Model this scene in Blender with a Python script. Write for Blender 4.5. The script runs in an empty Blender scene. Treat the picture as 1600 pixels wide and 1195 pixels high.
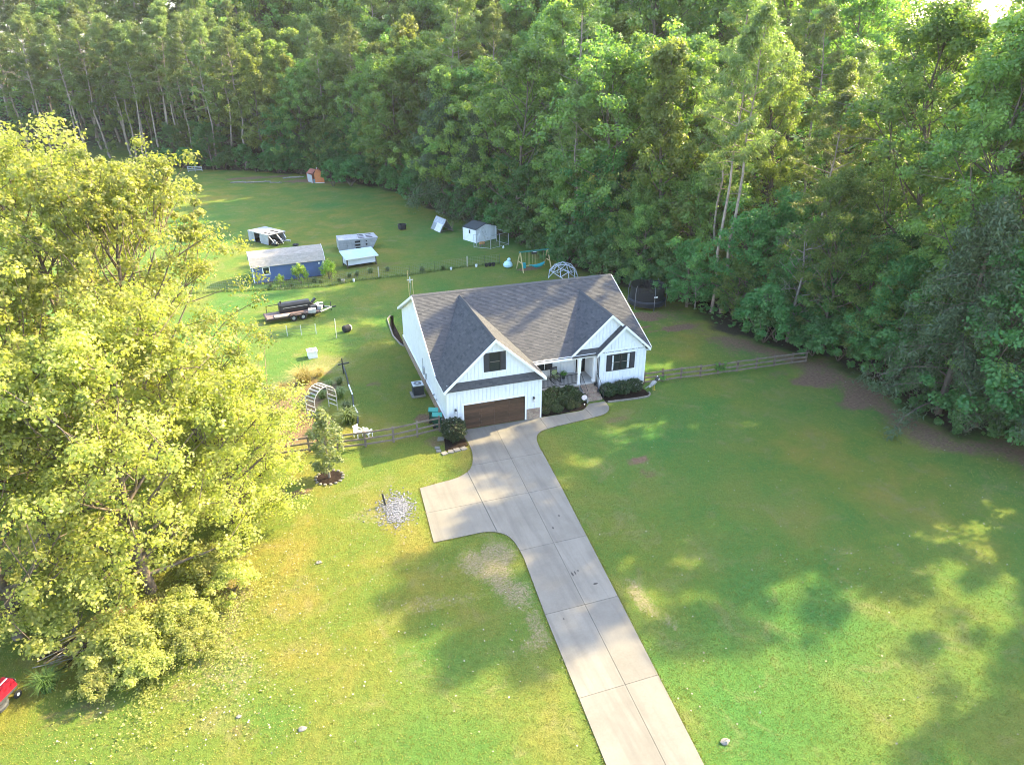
import bpy, bmesh, math, random
import numpy as np
from mathutils import Vector, Matrix
SC = bpy.context.scene
COL = SC.collection
R = math.radians
rnd = random.Random(7)

# ------------------------------------------------------------------ camera, sky, sun, exposure
cam = bpy.data.cameras.new('camera'); camo = bpy.data.objects.new('camera', cam); COL.objects.link(camo)
CAM = Vector((-9.757, -43.963, 26.178)); YAW, PIT = 0.32496, 0.45594
camo.location = CAM; camo.rotation_mode = 'XYZ'
camo.rotation_euler = (math.pi/2 - PIT, R(0.066), -YAW)
cam.sensor_width = 36; cam.lens = 24.0; cam.clip_start = 0.5; cam.clip_end = 3000
SC.camera = camo
SUN_AZ, SUN_EL = 13.0, 34.0          # azimuth counted from +X towards +Y
sd = Vector((math.cos(R(SUN_EL))*math.cos(R(SUN_AZ)), math.cos(R(SUN_EL))*math.sin(R(SUN_AZ)), math.sin(R(SUN_EL))))
W = bpy.data.worlds.new('World'); SC.world = W; W.use_nodes = True
nt = W.node_tree
bgn = nt.nodes.get('Background') or nt.nodes.new('ShaderNodeBackground')
sky = nt.nodes.new('ShaderNodeTexSky'); sky.sky_type = 'NISHITA'; sky.sun_disc = False
sky.sun_elevation = R(SUN_EL); sky.sun_rotation = R(90 - SUN_AZ); sky.air_density = 1.0; sky.dust_density = 2.2
nt.links.new(sky.outputs[0], bgn.inputs[0]); bgn.inputs[1].default_value = 0.15
sl = bpy.data.lights.new('sun', 'SUN'); sl.energy = 3.1; sl.angle = R(0.6); sl.color = (1.0, 0.79, 0.42)
so = bpy.data.objects.new('sun', sl); COL.objects.link(so); so.rotation_mode = 'QUATERNION'
so.rotation_quaternion = sd.to_track_quat('Z', 'Y'); so.location = (60, 10, 60)
SC.view_settings.view_transform = 'Standard'; SC.view_settings.look = 'None'
SC.view_settings.exposure = 2.84; SC.view_settings.gamma = 1.0; SC.view_settings.use_curve_mapping = False
SC.render.engine = 'CYCLES'
SC.cycles.max_bounces = 8; SC.cycles.transparent_max_bounces = 8; SC.cycles.use_denoising = True; SC.cycles.sample_clamp_indirect = 4; SC.cycles.filter_width = 1.0
SC.cycles.volume_bounces = 0
HAZE = .0001

# ------------------------------------------------------------------ mesh helper
class MB:
    def __init__(s): s.v = []; s.f = []
    def add(s, vs, fs):
        n = len(s.v); s.v.extend([tuple(v) for v in vs]); s.f.extend([tuple(i+n for i in f) for f in fs]); return s
    def box(s, c, d, rz=0.0, rx=0.0, ry=0.0, taper=1.0):
        x, y, z = d[0]/2, d[1]/2, d[2]/2
        M = Matrix.Translation(c) @ Matrix.Rotation(rz, 4, 'Z') @ Matrix.Rotation(ry, 4, 'Y') @ Matrix.Rotation(rx, 4, 'X')
        t = taper
        P = [(-x,-y,-z),(x,-y,-z),(x,y,-z),(-x,y,-z),(-x*t,-y*t,z),(x*t,-y*t,z),(x*t,y*t,z),(-x*t,y*t,z)]
        return s.add([M @ Vector(q) for q in P], [(0,3,2,1),(4,5,6,7),(0,1,5,4),(1,2,6,5),(2,3,7,6),(3,0,4,7)])
    def bx(s, x0, x1, y0, y1, z0, z1): return s.box(((x0+x1)/2,(y0+y1)/2,(z0+z1)/2), (x1-x0,y1-y0,z1-z0))
    def bar(s, a, b, w, h=None, up=(0,0,1)):
        a, b = Vector(a), Vector(b); h = h or w; d = (b-a).normalized(); u = Vector(up)
        if abs(d.dot(u)) > .98: u = Vector((0,1,0))
        r = d.cross(u).normalized()*w/2; u2 = r.normalized().cross(d).normalized()*h/2
        P = [a-r-u2, a+r-u2, a+r+u2, a-r+u2, b-r-u2, b+r-u2, b+r+u2, b-r+u2]
        return s.add(P, [(0,3,2,1),(4,5,6,7),(0,1,5,4),(1,2,6,5),(2,3,7,6),(3,0,4,7)][:]) if True else s
    def tube(s, pts, rad, n=6, cap=True):
        pts = [Vector(p) for p in pts]
        if not hasattr(rad, '__len__'): rad = [rad]*len(pts)
        V = []; F = []; ref = None
        for i, p in enumerate(pts):
            d = (pts[min(i+1, len(pts)-1)] - pts[max(i-1, 0)])
            d = d.normalized() if d.length > 1e-9 else Vector((0,0,1))
            if ref is None: ref = Vector((1,0,0)) if abs(d.x) < .9 else Vector((0,1,0))
            a = (ref - d*ref.dot(d)).normalized(); b = d.cross(a); ref = a
            for k in range(n):
                t = 2*math.pi*k/n; V.append(p + (a*math.cos(t) + b*math.sin(t))*rad[i])
        for i in range(len(pts)-1):
            for k in range(n): F.append((i*n+k, i*n+(k+1)%n, (i+1)*n+(k+1)%n, (i+1)*n+k))
        if cap: F.append(tuple(range(n-1,-1,-1))); F.append(tuple((len(pts)-1)*n+k for k in range(n)))
        return s.add(V, F)
    def cyl(s, c, r, h, n=16, r2=None): return s.tube([c, (c[0], c[1], c[2]+h)], [r, r if r2 is None else r2], n)
    def disc_x(s, a, b, r, n=16): return s.tube([a, b], r, n)
    def lathe(s, prof, n=18, c=(0,0,0)):
        V = []; F = []
        for r, z in prof:
            for k in range(n):
                t = 2*math.pi*k/n; V.append((c[0]+r*math.cos(t), c[1]+r*math.sin(t), c[2]+z))
        for i in range(len(prof)-1):
            for k in range(n): F.append((i*n+k, i*n+(k+1)%n, (i+1)*n+(k+1)%n, (i+1)*n+k))
        F.append(tuple(range(n-1,-1,-1))); F.append(tuple((len(prof)-1)*n+k for k in range(n)))
        return s.add(V, F)
    def torus(s, c, Rr, r, n=24, m=6, axis='z'):
        V = []; F = []
        for i in range(n):
            t = 2*math.pi*i/n
            for k in range(m):
                u = 2*math.pi*k/m; q = ((Rr+r*math.cos(u))*math.cos(t), (Rr+r*math.cos(u))*math.sin(t), r*math.sin(u))
                if axis == 'x': q = (q[2], q[0], q[1])
                if axis == 'y': q = (q[0], q[2], q[1])
                V.append((c[0]+q[0], c[1]+q[1], c[2]+q[2]))
        for i in range(n):
            for k in range(m): F.append((i*m+k, ((i+1)%n)*m+k, ((i+1)%n)*m+(k+1)%m, i*m+(k+1)%m))
        return s.add(V, F)
    def prism(s, poly, z0, z1):           # horizontal outline, extruded up
        n = len(poly); A = sum(poly[i][0]*poly[(i+1)%n][1]-poly[(i+1)%n][0]*poly[i][1] for i in range(n))
        if A < 0: poly = poly[::-1]
        V = [(x, y, z0) for x, y in poly] + [(x, y, z1) for x, y in poly]
        return s.add(V, [tuple(range(n-1,-1,-1)), tuple(range(n, 2*n))] + [(i, (i+1)%n, n+(i+1)%n, n+i) for i in range(n)])
    def slab(s, pts, off):                # any planar polygon with a thickness vector
        n = len(pts); o = Vector(off); P = [Vector(q) for q in pts]
        nrm = Vector((0,0,0))
        for i in range(n): nrm += P[i].cross(P[(i+1)%n])
        if nrm.dot(o) < 0: P = P[::-1]
        V = P + [q+o for q in P]
        return s.add(V, [tuple(range(n-1,-1,-1)), tuple(range(n, 2*n))] + [(i, (i+1)%n, n+(i+1)%n, n+i) for i in range(n)])
    def ball(s, c, r, n=10, m=7, jit=0.0, sc=(1,1,1)):
        V = []; F = []
        for i in range(m+1):
            a = math.pi*i/m
            for k in range(n):
                t = 2*math.pi*k/n; j = 1+jit*(rnd.random()-.5)
                V.append((c[0]+r*j*sc[0]*math.sin(a)*math.cos(t), c[1]+r*j*sc[1]*math.sin(a)*math.sin(t), c[2]+r*j*sc[2]*math.cos(a)))
        for i in range(m):
            for k in range(n): F.append((i*n+k, (i+1)*n+k, (i+1)*n+(k+1)%n, i*n+(k+1)%n))
        return s.add(V, F)
    def mesh(s, name, mat=None, smooth=False):
        me = bpy.data.meshes.new(name); me.from_pydata(s.v, [], s.f); me.update()
        if mat: me.materials.append(mat)
        if smooth:
            me.polygons.foreach_set('use_smooth', [True]*len(me.polygons))
        return me
    def build(s, name, mat=None, parent=None, smooth=False, loc=None, kind=None, label=None):
        return obj(name, s.mesh(name, mat, smooth), parent, loc, kind, label)
def obj(name, me, parent=None, loc=None, kind=None, label=None):
    o = bpy.data.objects.new(name, me); COL.objects.link(o)
    if parent: o.parent = parent
    if loc is not None: o.location = loc
    if kind: o['kind'] = kind
    if label: o['label'] = label
    return o
def thing(name, label, cat, loc=(0,0,0), rz=0.0, group=None, scale=None):
    o = bpy.data.objects.new(name, None); COL.objects.link(o); o.location = loc; o.rotation_euler = (0,0,rz)
    o.empty_display_size = .3
    if scale: o.scale = (scale,)*3 if not hasattr(scale, '__len__') else scale
    return tag(o, label, cat, group)
def tag(o, label, cat, group=None):
    o['label'] = label; o['category'] = cat
    if group: o['group'] = group
    return o
def dup(root, loc, rz=0.0, label=None, group=None, scale=None):
    r = root.copy(); COL.objects.link(r); r.location = loc; r.rotation_euler = (0,0,rz)
    if scale: r.scale = (scale,)*3 if not hasattr(scale, '__len__') else scale
    if label: r['label'] = label
    if group: r['group'] = group
    for ch in list(root.children):
        c = ch.copy(); COL.objects.link(c); c.parent = r
        for g in ch.children:
            d = g.copy(); COL.objects.link(d); d.parent = c
    return r

# ------------------------------------------------------------------ materials
def newmat(name):
    m = bpy.data.materials.new(name); m.use_nodes = True
    t = m.node_tree; return m, t, t.nodes['Principled BSDF']
def N(t, typ, **kw):
    n = t.nodes.new(typ)
    for k, v in kw.items(): setattr(n, k, v)
    return n
def ramp(t, fac, stops):
    r = N(t, 'ShaderNodeValToRGB'); e = r.color_ramp.elements
    while len(e) < len(stops): e.new(.5)
    for i, (p, c) in enumerate(stops): e[i].position = p; e[i].color = (*c, 1) if len(c) == 3 else c
    t.links.new(fac, r.inputs[0]); return r.outputs[0]
def noise(t, vec, scale, detail=3, rough=.6, dist=0.0):
    n = N(t, 'ShaderNodeTexNoise'); n.inputs['Scale'].default_value = scale; n.inputs['Detail'].default_value = detail
    n.inputs['Roughness'].default_value = rough; n.inputs['Distortion'].default_value = dist
    if vec is not None: t.links.new(vec, n.inputs['Vector'])
    return n.outputs['Fac']
def mix(t, fac, a, b, mode='MIX'):
    m = N(t, 'ShaderNodeMix', data_type='RGBA', blend_type=mode)
    for sock, val in ((m.inputs[0], fac), (m.inputs[6], a), (m.inputs[7], b)):
        if isinstance(val, (int, float)): sock.default_value = val
        elif isinstance(val, tuple): sock.default_value = (*val, 1)
        else: t.links.new(val, sock)
    return m.outputs[2]
def math_(t, op, a, b=0.0, clamp=False):
    m = N(t, 'ShaderNodeMath', operation=op, use_clamp=clamp)
    for sock, val in ((m.inputs[0], a), (m.inputs[1], b)):
        if isinstance(val, (int, float)): sock.default_value = val
        else: t.links.new(val, sock)
    return m.outputs[0]
def bump(t, h, strength, dist, bsdf):
    b = N(t, 'ShaderNodeBump'); b.inputs['Strength'].default_value = strength; b.inputs['Distance'].default_value = dist
    t.links.new(h, b.inputs['Height']); t.links.new(b.outputs[0], bsdf.inputs['Normal'])
MATS = {}
def M(name, col, rough=.6, var=.15, scale=3.0, metal=0.0, bmp=0.0, bscale=20.0, spec=.4, dirt=None):
    if name in MATS: return MATS[name]
    m, t, b = newmat(name); tc = N(t, 'ShaderNodeTexCoord').outputs['Object']
    f = noise(t, tc, scale, 5)
    lo = tuple(max(0, c*(1-var)) for c in col); hi = tuple(min(1, c*(1+var)) for c in col)
    c = ramp(t, f, [(.3, lo), (.7, hi)])
    if dirt:
        g = noise(t, tc, scale*2.3, 6, .7); c = mix(t, ramp(t, g, [(.52, (0,0,0)), (.72, (.7,.7,.7))]), c, dirt)
    t.links.new(c, b.inputs['Base Color']); b.inputs['Roughness'].default_value = rough; b.inputs['Metallic'].default_value = metal
    b.inputs['Specular IOR Level'].default_value = spec
    if bmp: bump(t, noise(t, tc, bscale, 4), bmp, .02, b)
    MATS[name] = m; return m
def leafmat(name, lo, hi, tr=.4, hue=.04, trcol=None, vr=.5):
    m, t, b = newmat(name)
    a = N(t, 'ShaderNodeAttribute', attribute_name='tone'); oi = N(t, 'ShaderNodeObjectInfo')
    c = ramp(t, a.outputs['Fac'], [(0.0, lo), (1.0, hi)])
    hs = N(t, 'ShaderNodeHueSaturation'); t.links.new(c, hs.inputs['Color'])
    t.links.new(math_(t, 'ADD', math_(t, 'MULTIPLY', oi.outputs['Random'], hue), .5-hue*.3), hs.inputs['Hue'])
    t.links.new(math_(t, 'ADD', math_(t, 'MULTIPLY', oi.outputs['Random'], vr), 1.02-vr/2), hs.inputs['Value'])
    t.links.new(hs.outputs[0], b.inputs['Base Color']); b.inputs['Roughness'].default_value = .45
    b.inputs['Specular IOR Level'].default_value = .35
    tl = N(t, 'ShaderNodeBsdfTranslucent')
    tm = mix(t, 1.0, hs.outputs[0], trcol or (1.5, 1.7, .55), 'MULTIPLY'); t.links.new(tm, tl.inputs['Color'])
    ms = N(t, 'ShaderNodeMixShader'); ms.inputs[0].default_value = tr
    t.links.new(b.outputs[0], ms.inputs[1]); t.links.new(tl.outputs[0], ms.inputs[2])
    t.links.new(ms.outputs[0], t.nodes['Material Output'].inputs['Surface'])
    MATS[name] = m; return m
def tonemat(name, lo, hi, rough=.8, spec=.2, bmp=0):
    m, t, b = newmat(name); a = N(t, 'ShaderNodeAttribute', attribute_name='tone')
    tc = N(t, 'ShaderNodeTexCoord').outputs['Object']
    c = ramp(t, a.outputs['Fac'], [(0, lo), (1, hi)])
    c = mix(t, .5, c, ramp(t, noise(t, tc, 40, 3), [(.3, (.6,.6,.6)), (.7, (1.3,1.3,1.3))]), 'MULTIPLY')
    t.links.new(c, b.inputs['Base Color']); b.inputs['Roughness'].default_value = rough; b.inputs['Specular IOR Level'].default_value = spec
    if bmp: bump(t, noise(t, tc, 60, 3), bmp, .01, b)
    MATS[name] = m; return m
white = M('white_siding', (.74,.75,.76), .55, .05, .8, dirt=(.60,.61,.60))
trim = M('white_trim', (.80,.80,.80), .5, .03)
dark = M('black_metal', (.025,.026,.03), .45, .3)
shut = M('charcoal_shutter', (.035,.035,.042), .55, .2)
galv = M('galvanised_metal', (.48,.50,.52), .45, .2, 2.0, .55, dirt=(.30,.29,.27))
alum = M('weathered_aluminium', (.33,.34,.36), .55, .2, 1.4, .2, dirt=(.19,.185,.175))
wood = M('weathered_wood', (.13,.098,.075), .85, .3, 4.0, bmp=.3, spec=.15)
wood2 = M('grey_rail_wood', (.17,.138,.112), .85, .3, 3.0, bmp=.3, spec=.15, dirt=(.14,.10,.08))
newwood = M('yellow_timber', (.52,.40,.20), .7, .2, 3.0)
rubber = M('rubber', (.02,.02,.021), .8, .3)
bark = M('bark', (.15,.12,.095), .95, .4, 2.0, bmp=.8, bscale=9, spec=.05)
pbark = M('pine_bark', (.29,.235,.195), .95, .4, 2.0, bmp=.8, bscale=7, spec=.05)
pale_bark = M('bleached_bark', (.25,.225,.195), .9, .25, 3.0, bmp=.5, spec=.1)
mulch = M('dark_mulch', (.022,.016,.013), .95, .6, 9.0, bmp=1.0, bscale=30, spec=.05)
concrete_edge = M('pale_edging', (.19,.175,.15), .8, .2, 5.0, bmp=.3)
tan_block = M('tan_block', (.34,.27,.21), .85, .25, 5.0, bmp=.5)
glass, _t, _b = newmat('window_glass'); _b.inputs['Base Color'].default_value = (.02,.025,.028,1); _b.inputs['Roughness'].default_value = .06; _b.inputs['Specular IOR Level'].default_value = .6
MATS['window_glass'] = glass
def setf(me, vals, name='tone'):
    a = me.attributes.new(name, 'FLOAT', 'FACE'); a.data.foreach_set('value', np.asarray(vals, dtype=np.float32))

# concrete of the driveway
mconc, t, b = newmat('driveway_concrete'); pos = N(t, 'ShaderNodeNewGeometry').outputs['Position']
oi = N(t, 'ShaderNodeObjectInfo').outputs['Random']
c = ramp(t, noise(t, pos, .55, 6, .65), [(.3, (.150,.141,.121)), (.5, (.175,.165,.142)), (.72, (.196,.185,.160))])
c = mix(t, .5, c, ramp(t, noise(t, pos, 14, 5, .8), [(.35, (.82,.82,.82)), (.6, (1.08,1.08,1.08))]), 'MULTIPLY')
c = mix(t, ramp(t, noise(t, pos, 1.7, 3, .5, .6), [(.66, (0,0,0)), (.74, (.4,.4,.4))]), c, (.14,.134,.124))
c = mix(t, 1.0, c, ramp(t, oi, [(0, (.90,.90,.90)), (1, (1.07,1.07,1.06))]), 'MULTIPLY')
mp_ = N(t, 'ShaderNodeMapping'); t.links.new(pos, mp_.inputs[0]); mp_.inputs['Scale'].default_value = (1.0, .07, 1); mp_.inputs['Rotation'].default_value = (0, 0, -.06)
c = mix(t, ramp(t, noise(t, mp_.outputs[0], 1.3, 5, .65), [(.48, (0,0,0)), (.66, (.55,.55,.55))]), c, (.115,.108,.096))
t.links.new(c, b.inputs['Base Color']); b.inputs['Roughness'].default_value = .85; b.inputs['Specular IOR Level'].default_value = .2
bump(t, noise(t, pos, 30, 5), .15, .01, b)
# shingles
shing = tonemat('roof_shingle', (.046,.049,.056), (.108,.108,.110), .9, .15, .3)
shing_shed = tonemat('shed_shingle', (.25,.235,.21), (.37,.35,.315), .9, .15)

# ------------------------------------------------------------------ terrain
EDGE = [(60,-60),(48,-34),(43,-22),(38.6,-16),(36.4,-13),(35.9,-9),(37,-3.3),(36.4,2.5),(33.0,6.8),(31.2,12.9),(31.0,20),(26.8,30.4),(24.6,41.8),
        (23.0,51.3),(20.6,64),(16.6,74),(13.2,93.4),(7.6,107.8),(-2.9,124),(-11,130),(-28,142),(-45,154),(-70,164),(-120,168)]
E_ = np.array(EDGE, float)
def edge_dist(X, Y):
    """signed distance to the wood's edge, positive inside the wood"""
    P = np.stack([np.asarray(X, float), np.asarray(Y, float)], -1); best = np.full(P.shape[:-1], 1e9); sg = np.zeros(P.shape[:-1])
    for i in range(len(E_)-1):
        a, d = E_[i], E_[i+1]-E_[i]; L2 = d@d
        tt = np.clip(((P-a)@d)/L2, 0, 1); q = a + tt[..., None]*d; v = P-q; D = np.hypot(v[..., 0], v[..., 1])
        s = d[0]*v[..., 1]-d[1]*v[..., 0]
        m = D < best; best = np.where(m, D, best); sg = np.where(m, s, sg)
    return np.where(sg < 0, best, -best)
def height(X, Y):
    d = np.clip(edge_dist(X, Y)-1.5, 0, 110); return 0.2*d*(d/(d+6.0))
def hz(x, y): return float(height(np.array([x]), np.array([y]))[0])
def fbm(X, Y, s, seed=0, oct=4):
    rs = np.random.RandomState(seed); out = np.zeros_like(X, dtype=float); amp = 1.0; tot = 0
    for o in range(oct):
        T = rs.rand(64, 64); x = X/s; y = Y/s; xi = np.floor(x).astype(int); yi = np.floor(y).astype(int); fx = x-xi; fy = y-yi
        fx = fx*fx*(3-2*fx); fy = fy*fy*(3-2*fy); g = lambda a, b_: T[a % 64, b_ % 64]
        out += amp*((g(xi,yi)*(1-fx)+g(xi+1,yi)*fx)*(1-fy)+(g(xi,yi+1)*(1-fx)+g(xi+1,yi+1)*fx)*fy); tot += amp; amp *= .55; s /= 2.1
    return out/tot
def axis(a, b, fine, lo, hi, coarse):
    L = list(np.arange(a, b+1e-6, fine)); x = a
    st = fine
    while x > lo: st = min(coarse, st*1.5); x -= st; L.insert(0, x)
    x = b; st = fine
    while x < hi: st = min(coarse, st*1.5); x += st; L.append(x)
    return np.array(L)
xs = axis(-34, 46, .45, -900, 900, 60); xs = np.concatenate([xs[xs < -72], np.arange(-72, -34.5, 1.0), xs[xs >= -34.2]]); ys = axis(-38, 70, .45, -500, 1300, 60); ys = np.concatenate([ys[ys < 70.2], np.arange(71, 150, 1.0), ys[ys > 152]])
X, Y = np.meshgrid(xs, ys); Z = height(X, Y)
D = edge_dist(X, Y)
wob = (fbm(X, Y, 4.0, 3)-.5)
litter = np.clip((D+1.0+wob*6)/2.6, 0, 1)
def blobs(L):
    o = np.zeros_like(X)
    for bx_, by_, rx, ry, s in L:
        q = np.sqrt(((X-bx_)/rx)**2+((Y-by_)/ry)**2) + (fbm(X, Y, 1.6, 11)-.5)*1.5
        o = np.maximum(o, s*np.clip((1.15-q)/.5, 0, 1))
    return o
clay = blobs([(32.9,-1.2,2.6,1.6,1),(33.6,-5.6,3.2,1.7,.9),(30.5,.6,1.6,1.0,.5),(11.9,-8,.9,.5,.9),(11.6,-9.8,.7,.5,.6),(21.3,15,1.6,.5,.8),(24,14.6,1.6,.5,.9),(27.8,13.3,3.0,.8,1),(27.2,17.5,3.2,1.5,.9),
              (-16.9,-18.8,1.1,.8,.5),(-14.3,-21.7,.7,.5,.45),(-4.3,10.2,.9,.5,.7),(-1.2,2.6,1.1,1.0,1),(-1.3,-.6,1.0,.9,.7),(20.5,38.2,2.2,1.0,.9),(23.5,34,2.0,1.4,.6),(-19.5,-13.5,2.6,2.0,.8),(-11,-4.4,1.0,.7,.9),(13.2,-2.1,1.3,.7,.6),
              (-2,116,7,2.6,1),(-14,124,9,2.2,.9),(3,112,4,2.5,.7),(-11,8.5,3.5,3,.75),(-11,3.5,3,2.5,.8),(-9.4,12.2,2.4,2.2,.7),(1.5,46.2,3.4,1.4,.5),(19,52,3,2,.5),(-3.2,2,.8,.6,.4),(-20.5,-18.6,2.2,1.0,.5),
              (16.4,2.6,.9,.4,.4),(7,-20.5,.8,.4,.3)])
clay = np.maximum(clay, .95*np.clip(1.25-np.abs(D+1.7+wob*5)/2.6, 0, 1)*np.where(Y < 10, .85, .5)*(Y < 26)*(Y > -24))
dry = blobs([(-1.5,-14.8,1.7,1.9,.85),(-.9,-17.4,1.3,1.4,.85),(-.5,-20.6,.5,1.4,.7),(-1.3,-21.3,.8,.5,.6),(5.5,-20.3,.6,1.6,.75),(6.0,-22,.5,.7,.6),(-6.3,-8.6,2.2,1.2,.5),(-15.2,-13.0,1.2,4.0,.6),(-15.5,-17.5,1.8,2.5,.5),
             (-4.6,-17,2.2,.8,.5),(-3.1,-17.2,1,.6,.5),(-11,11,5,4.5,.55),(-8,16,3,2.5,.5),(-14,118.5,5,.9,.8),(-9,30,4,1,.2)])
lush = np.clip((fbm(X, Y, 13, 21)-.35)*2.2, 0, 1)
bedmask = np.zeros_like(X)
ny, nx = X.shape
idx = np.arange(nx*ny).reshape(ny, nx)
F = np.stack([idx[:-1,:-1], idx[:-1,1:], idx[1:,1:], idx[1:,:-1]], -1).reshape(-1, 4)
me = bpy.data.meshes.new('ground'); me.vertices.add(nx*ny)
micro = (fbm(X, Y, 7, 5)-.5)*.06*(D < -1)
me.vertices.foreach_set('co', np.stack([X, Y, Z + np.minimum(micro, 0)*0 - .005], -1).astype(np.float32).ravel())
me.loops.add(F.size); me.loops.foreach_set('vertex_index', F.ravel().astype(np.int32))
me.polygons.add(len(F)); me.polygons.foreach_set('loop_start', np.arange(0, F.size, 4, dtype=np.int32)); me.polygons.foreach_set('use_smooth', [True]*len(F))
me.update(); me.validate()
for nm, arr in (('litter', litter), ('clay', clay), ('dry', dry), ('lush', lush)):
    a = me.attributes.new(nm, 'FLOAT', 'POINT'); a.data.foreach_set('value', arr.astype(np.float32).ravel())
mg, t, b = newmat('lawn_ground'); pos = N(t, 'ShaderNodeNewGeometry').outputs['Position']
A = lambda n: N(t, 'ShaderNodeAttribute', attribute_name=n).outputs['Fac']
f1 = noise(t, pos, .22, 5, .62, .4); f2 = noise(t, pos, 1.9, 6, .7); f3 = noise(t, pos, 24, 4, .75); f4 = noise(t, pos, .45, 6, .7, .8)
g = ramp(t, f1, [(.30, (.080,.146,.028)), (.5, (.132,.160,.030)), (.70, (.205,.172,.042))])
g = mix(t, math_(t, 'MULTIPLY', A('lush'), .9), g, (.050,.150,.036))
g = mix(t, .55, g, ramp(t, f2, [(.3, (.70,.80,.7)), (.5, (1,1,1)), (.72, (1.3,1.15,1.05))]), 'MULTIPLY')
g = mix(t, ramp(t, f4, [(.54, (0,0,0)), (.72, (.6,.6,.6))]), g, (.205,.18,.085))
g = mix(t, .6, g, ramp(t, f3, [(.32, (.5,.55,.45)), (.5, (1,1,1)), (.68, (1.45,1.38,1.25))]), 'MULTIPLY')
def msk(attr, lo, hi, sc, am):
    v = math_(t, 'ADD', A(attr), math_(t, 'MULTIPLY', math_(t, 'SUBTRACT', noise(t, pos, sc, 5, .75), .5), am))
    return ramp(t, v, [(lo, (0,0,0)), (hi, (1,1,1))])
dryc = ramp(t, noise(t, pos, 9, 5, .8), [(.3, (.10,.085,.042)), (.5, (.23,.185,.115)), (.7, (.36,.30,.21))])
g = mix(t, math_(t, 'MULTIPLY', msk('dry', .35, .95, 4.5, 2.2), .9), g, dryc)
clc = ramp(t, noise(t, pos, 5, 5, .7), [(.3, (.10,.066,.042)), (.5, (.17,.108,.07)), (.7, (.25,.16,.105))])
g = mix(t, msk('clay', .35, .85, 1.8, 1.1), g, clc)
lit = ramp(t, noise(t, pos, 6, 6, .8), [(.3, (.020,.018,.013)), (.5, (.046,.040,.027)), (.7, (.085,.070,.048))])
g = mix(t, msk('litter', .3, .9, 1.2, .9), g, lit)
t.links.new(g, b.inputs['Base Color']); b.inputs['Roughness'].default_value = .95; b.inputs['Specular IOR Level'].default_value = .08
bump(t, math_(t, 'ADD', noise(t, pos, 11, 5, .8), math_(t, 'MULTIPLY', noise(t, pos, 3, 3), .8)), .9, .12, b)
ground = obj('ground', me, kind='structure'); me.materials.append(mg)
ground['label'] = 'green mown lawn with bare clay patches running into the wood floor'

# ------------------------------------------------------------------ driveway and walk, slab by slab
def clip(poly, a, b_, c_):               # keep a*x + b*y <= c
    out = []
    for i in range(len(poly)):
        p, q = poly[i], poly[(i+1) % len(poly)]; dp = a*p[0]+b_*p[1]-c_; dq = a*q[0]+b_*q[1]-c_
        if dp <= 0: out.append(p)
        if (dp < 0 < dq) or (dq < 0 < dp):
            tt = dp/(dp-dq); out.append((p[0]+tt*(q[0]-p[0]), p[1]+tt*(q[1]-p[1])))
    return out
def curve(pts, n=4):                     # Catmull-Rom
    o = []
    for i in range(len(pts)-1):
        p0 = pts[max(i-1,0)]; p1 = pts[i]; p2 = pts[i+1]; p3 = pts[min(i+2, len(pts)-1)]
        for k in range(n):
            u = k/n
            o.append(tuple(.5*((2*p1[j])+(-p0[j]+p2[j])*u+(2*p0[j]-5*p1[j]+4*p2[j]-p3[j])*u*u+(-p0[j]+3*p1[j]-3*p2[j]+p3[j])*u**3) for j in (0,1)))
    return o + [pts[-1]]
left_top = curve([(.93,-.9),(.93,-2.84),(.62,-4.38),(.08,-5.45),(-.89,-6.08),(-2.2,-6.3)]) + [(-3.6,-6.5),(-3.95,-12.2)]
left_bot = curve([(-1.6,-12.2),(-.9,-12.22),(-.25,-12.42),(.33,-12.95),(.59,-13.87),(.62,-15.2)]) + [(.21,-19.59),(-.39,-28.04),(-2.0,-50)]
right = [(1.9,-50),(3.38,-29.31),(4.38,-19.17)] + curve([(5.3,-9.5),(5.62,-5.6),(5.72,-4.2),(5.95,-3.0),(6.5,-2.2),(7.5,-1.85),(9.39,-1.62)]) + [(11.2,-1.42)] + curve([(12.1,-1.28),(12.75,-.95),(13.2,-.35),(13.32,.3),(13.32,.78)])
top = [(11.9,.78),(11.45,.3),(11.05,-.02),(10.6,-.1),(7.5,-.12),(7.5,-.03),(.93,-.03)]
OUT = left_top + left_bot + right + top
drive = thing('driveway', 'pale concrete driveway with parking spur and front walk', 'driveway'); drive['kind'] = 'structure'; del drive['category']
MB().prism(OUT, -.01, .012).build('slab_base', M('joint_dark', (.10,.094,.082), .9), drive)
G = .010
lx = lambda y, x0, y0, k: x0 + (y-y0)*k
kA = (3.41-2.03)/(-2.67+26.52)           # long joint A: x = 3.41 + (y+2.67)*kA
cells = []
ymain = [-.03,-4.98,-9.28,-14.5,-19.62,-24.8,-30.2,-35.6,-41,-50]
for i in range(len(ymain)-1):
    y1, y0 = ymain[i], ymain[i+1]
    for s in (-1, 1):
        P = OUT; P = clip(P, 0, 1, y1-G); P = clip(P, 0, -1, -(y0+G)); c0 = 3.41+2.67*kA
        P = clip(P, s*-1.0*-1, s*-1.0*kA, s*c0-G) if s == 1 else clip(P, -1.0, kA, -c0-G)
        P = clip(P, 1, 0, 7.28-G)
        if s == 1:                        # left of joint A: spur beyond long joint 2
            Q = clip(P, -1, 0, .11-G); S = clip(P, 1, 0, -.13-G)
            if i in (1, 2): cells += [Q, S]
            else: cells.append(P)
        else: cells.append(P)
wx = [7.28, 9.36, 11.3, 14]
for i in range(3):
    cells.append(clip(clip(OUT, -1, 0, -(wx[i]+G)), 1, 0, wx[i+1]-G))
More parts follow.
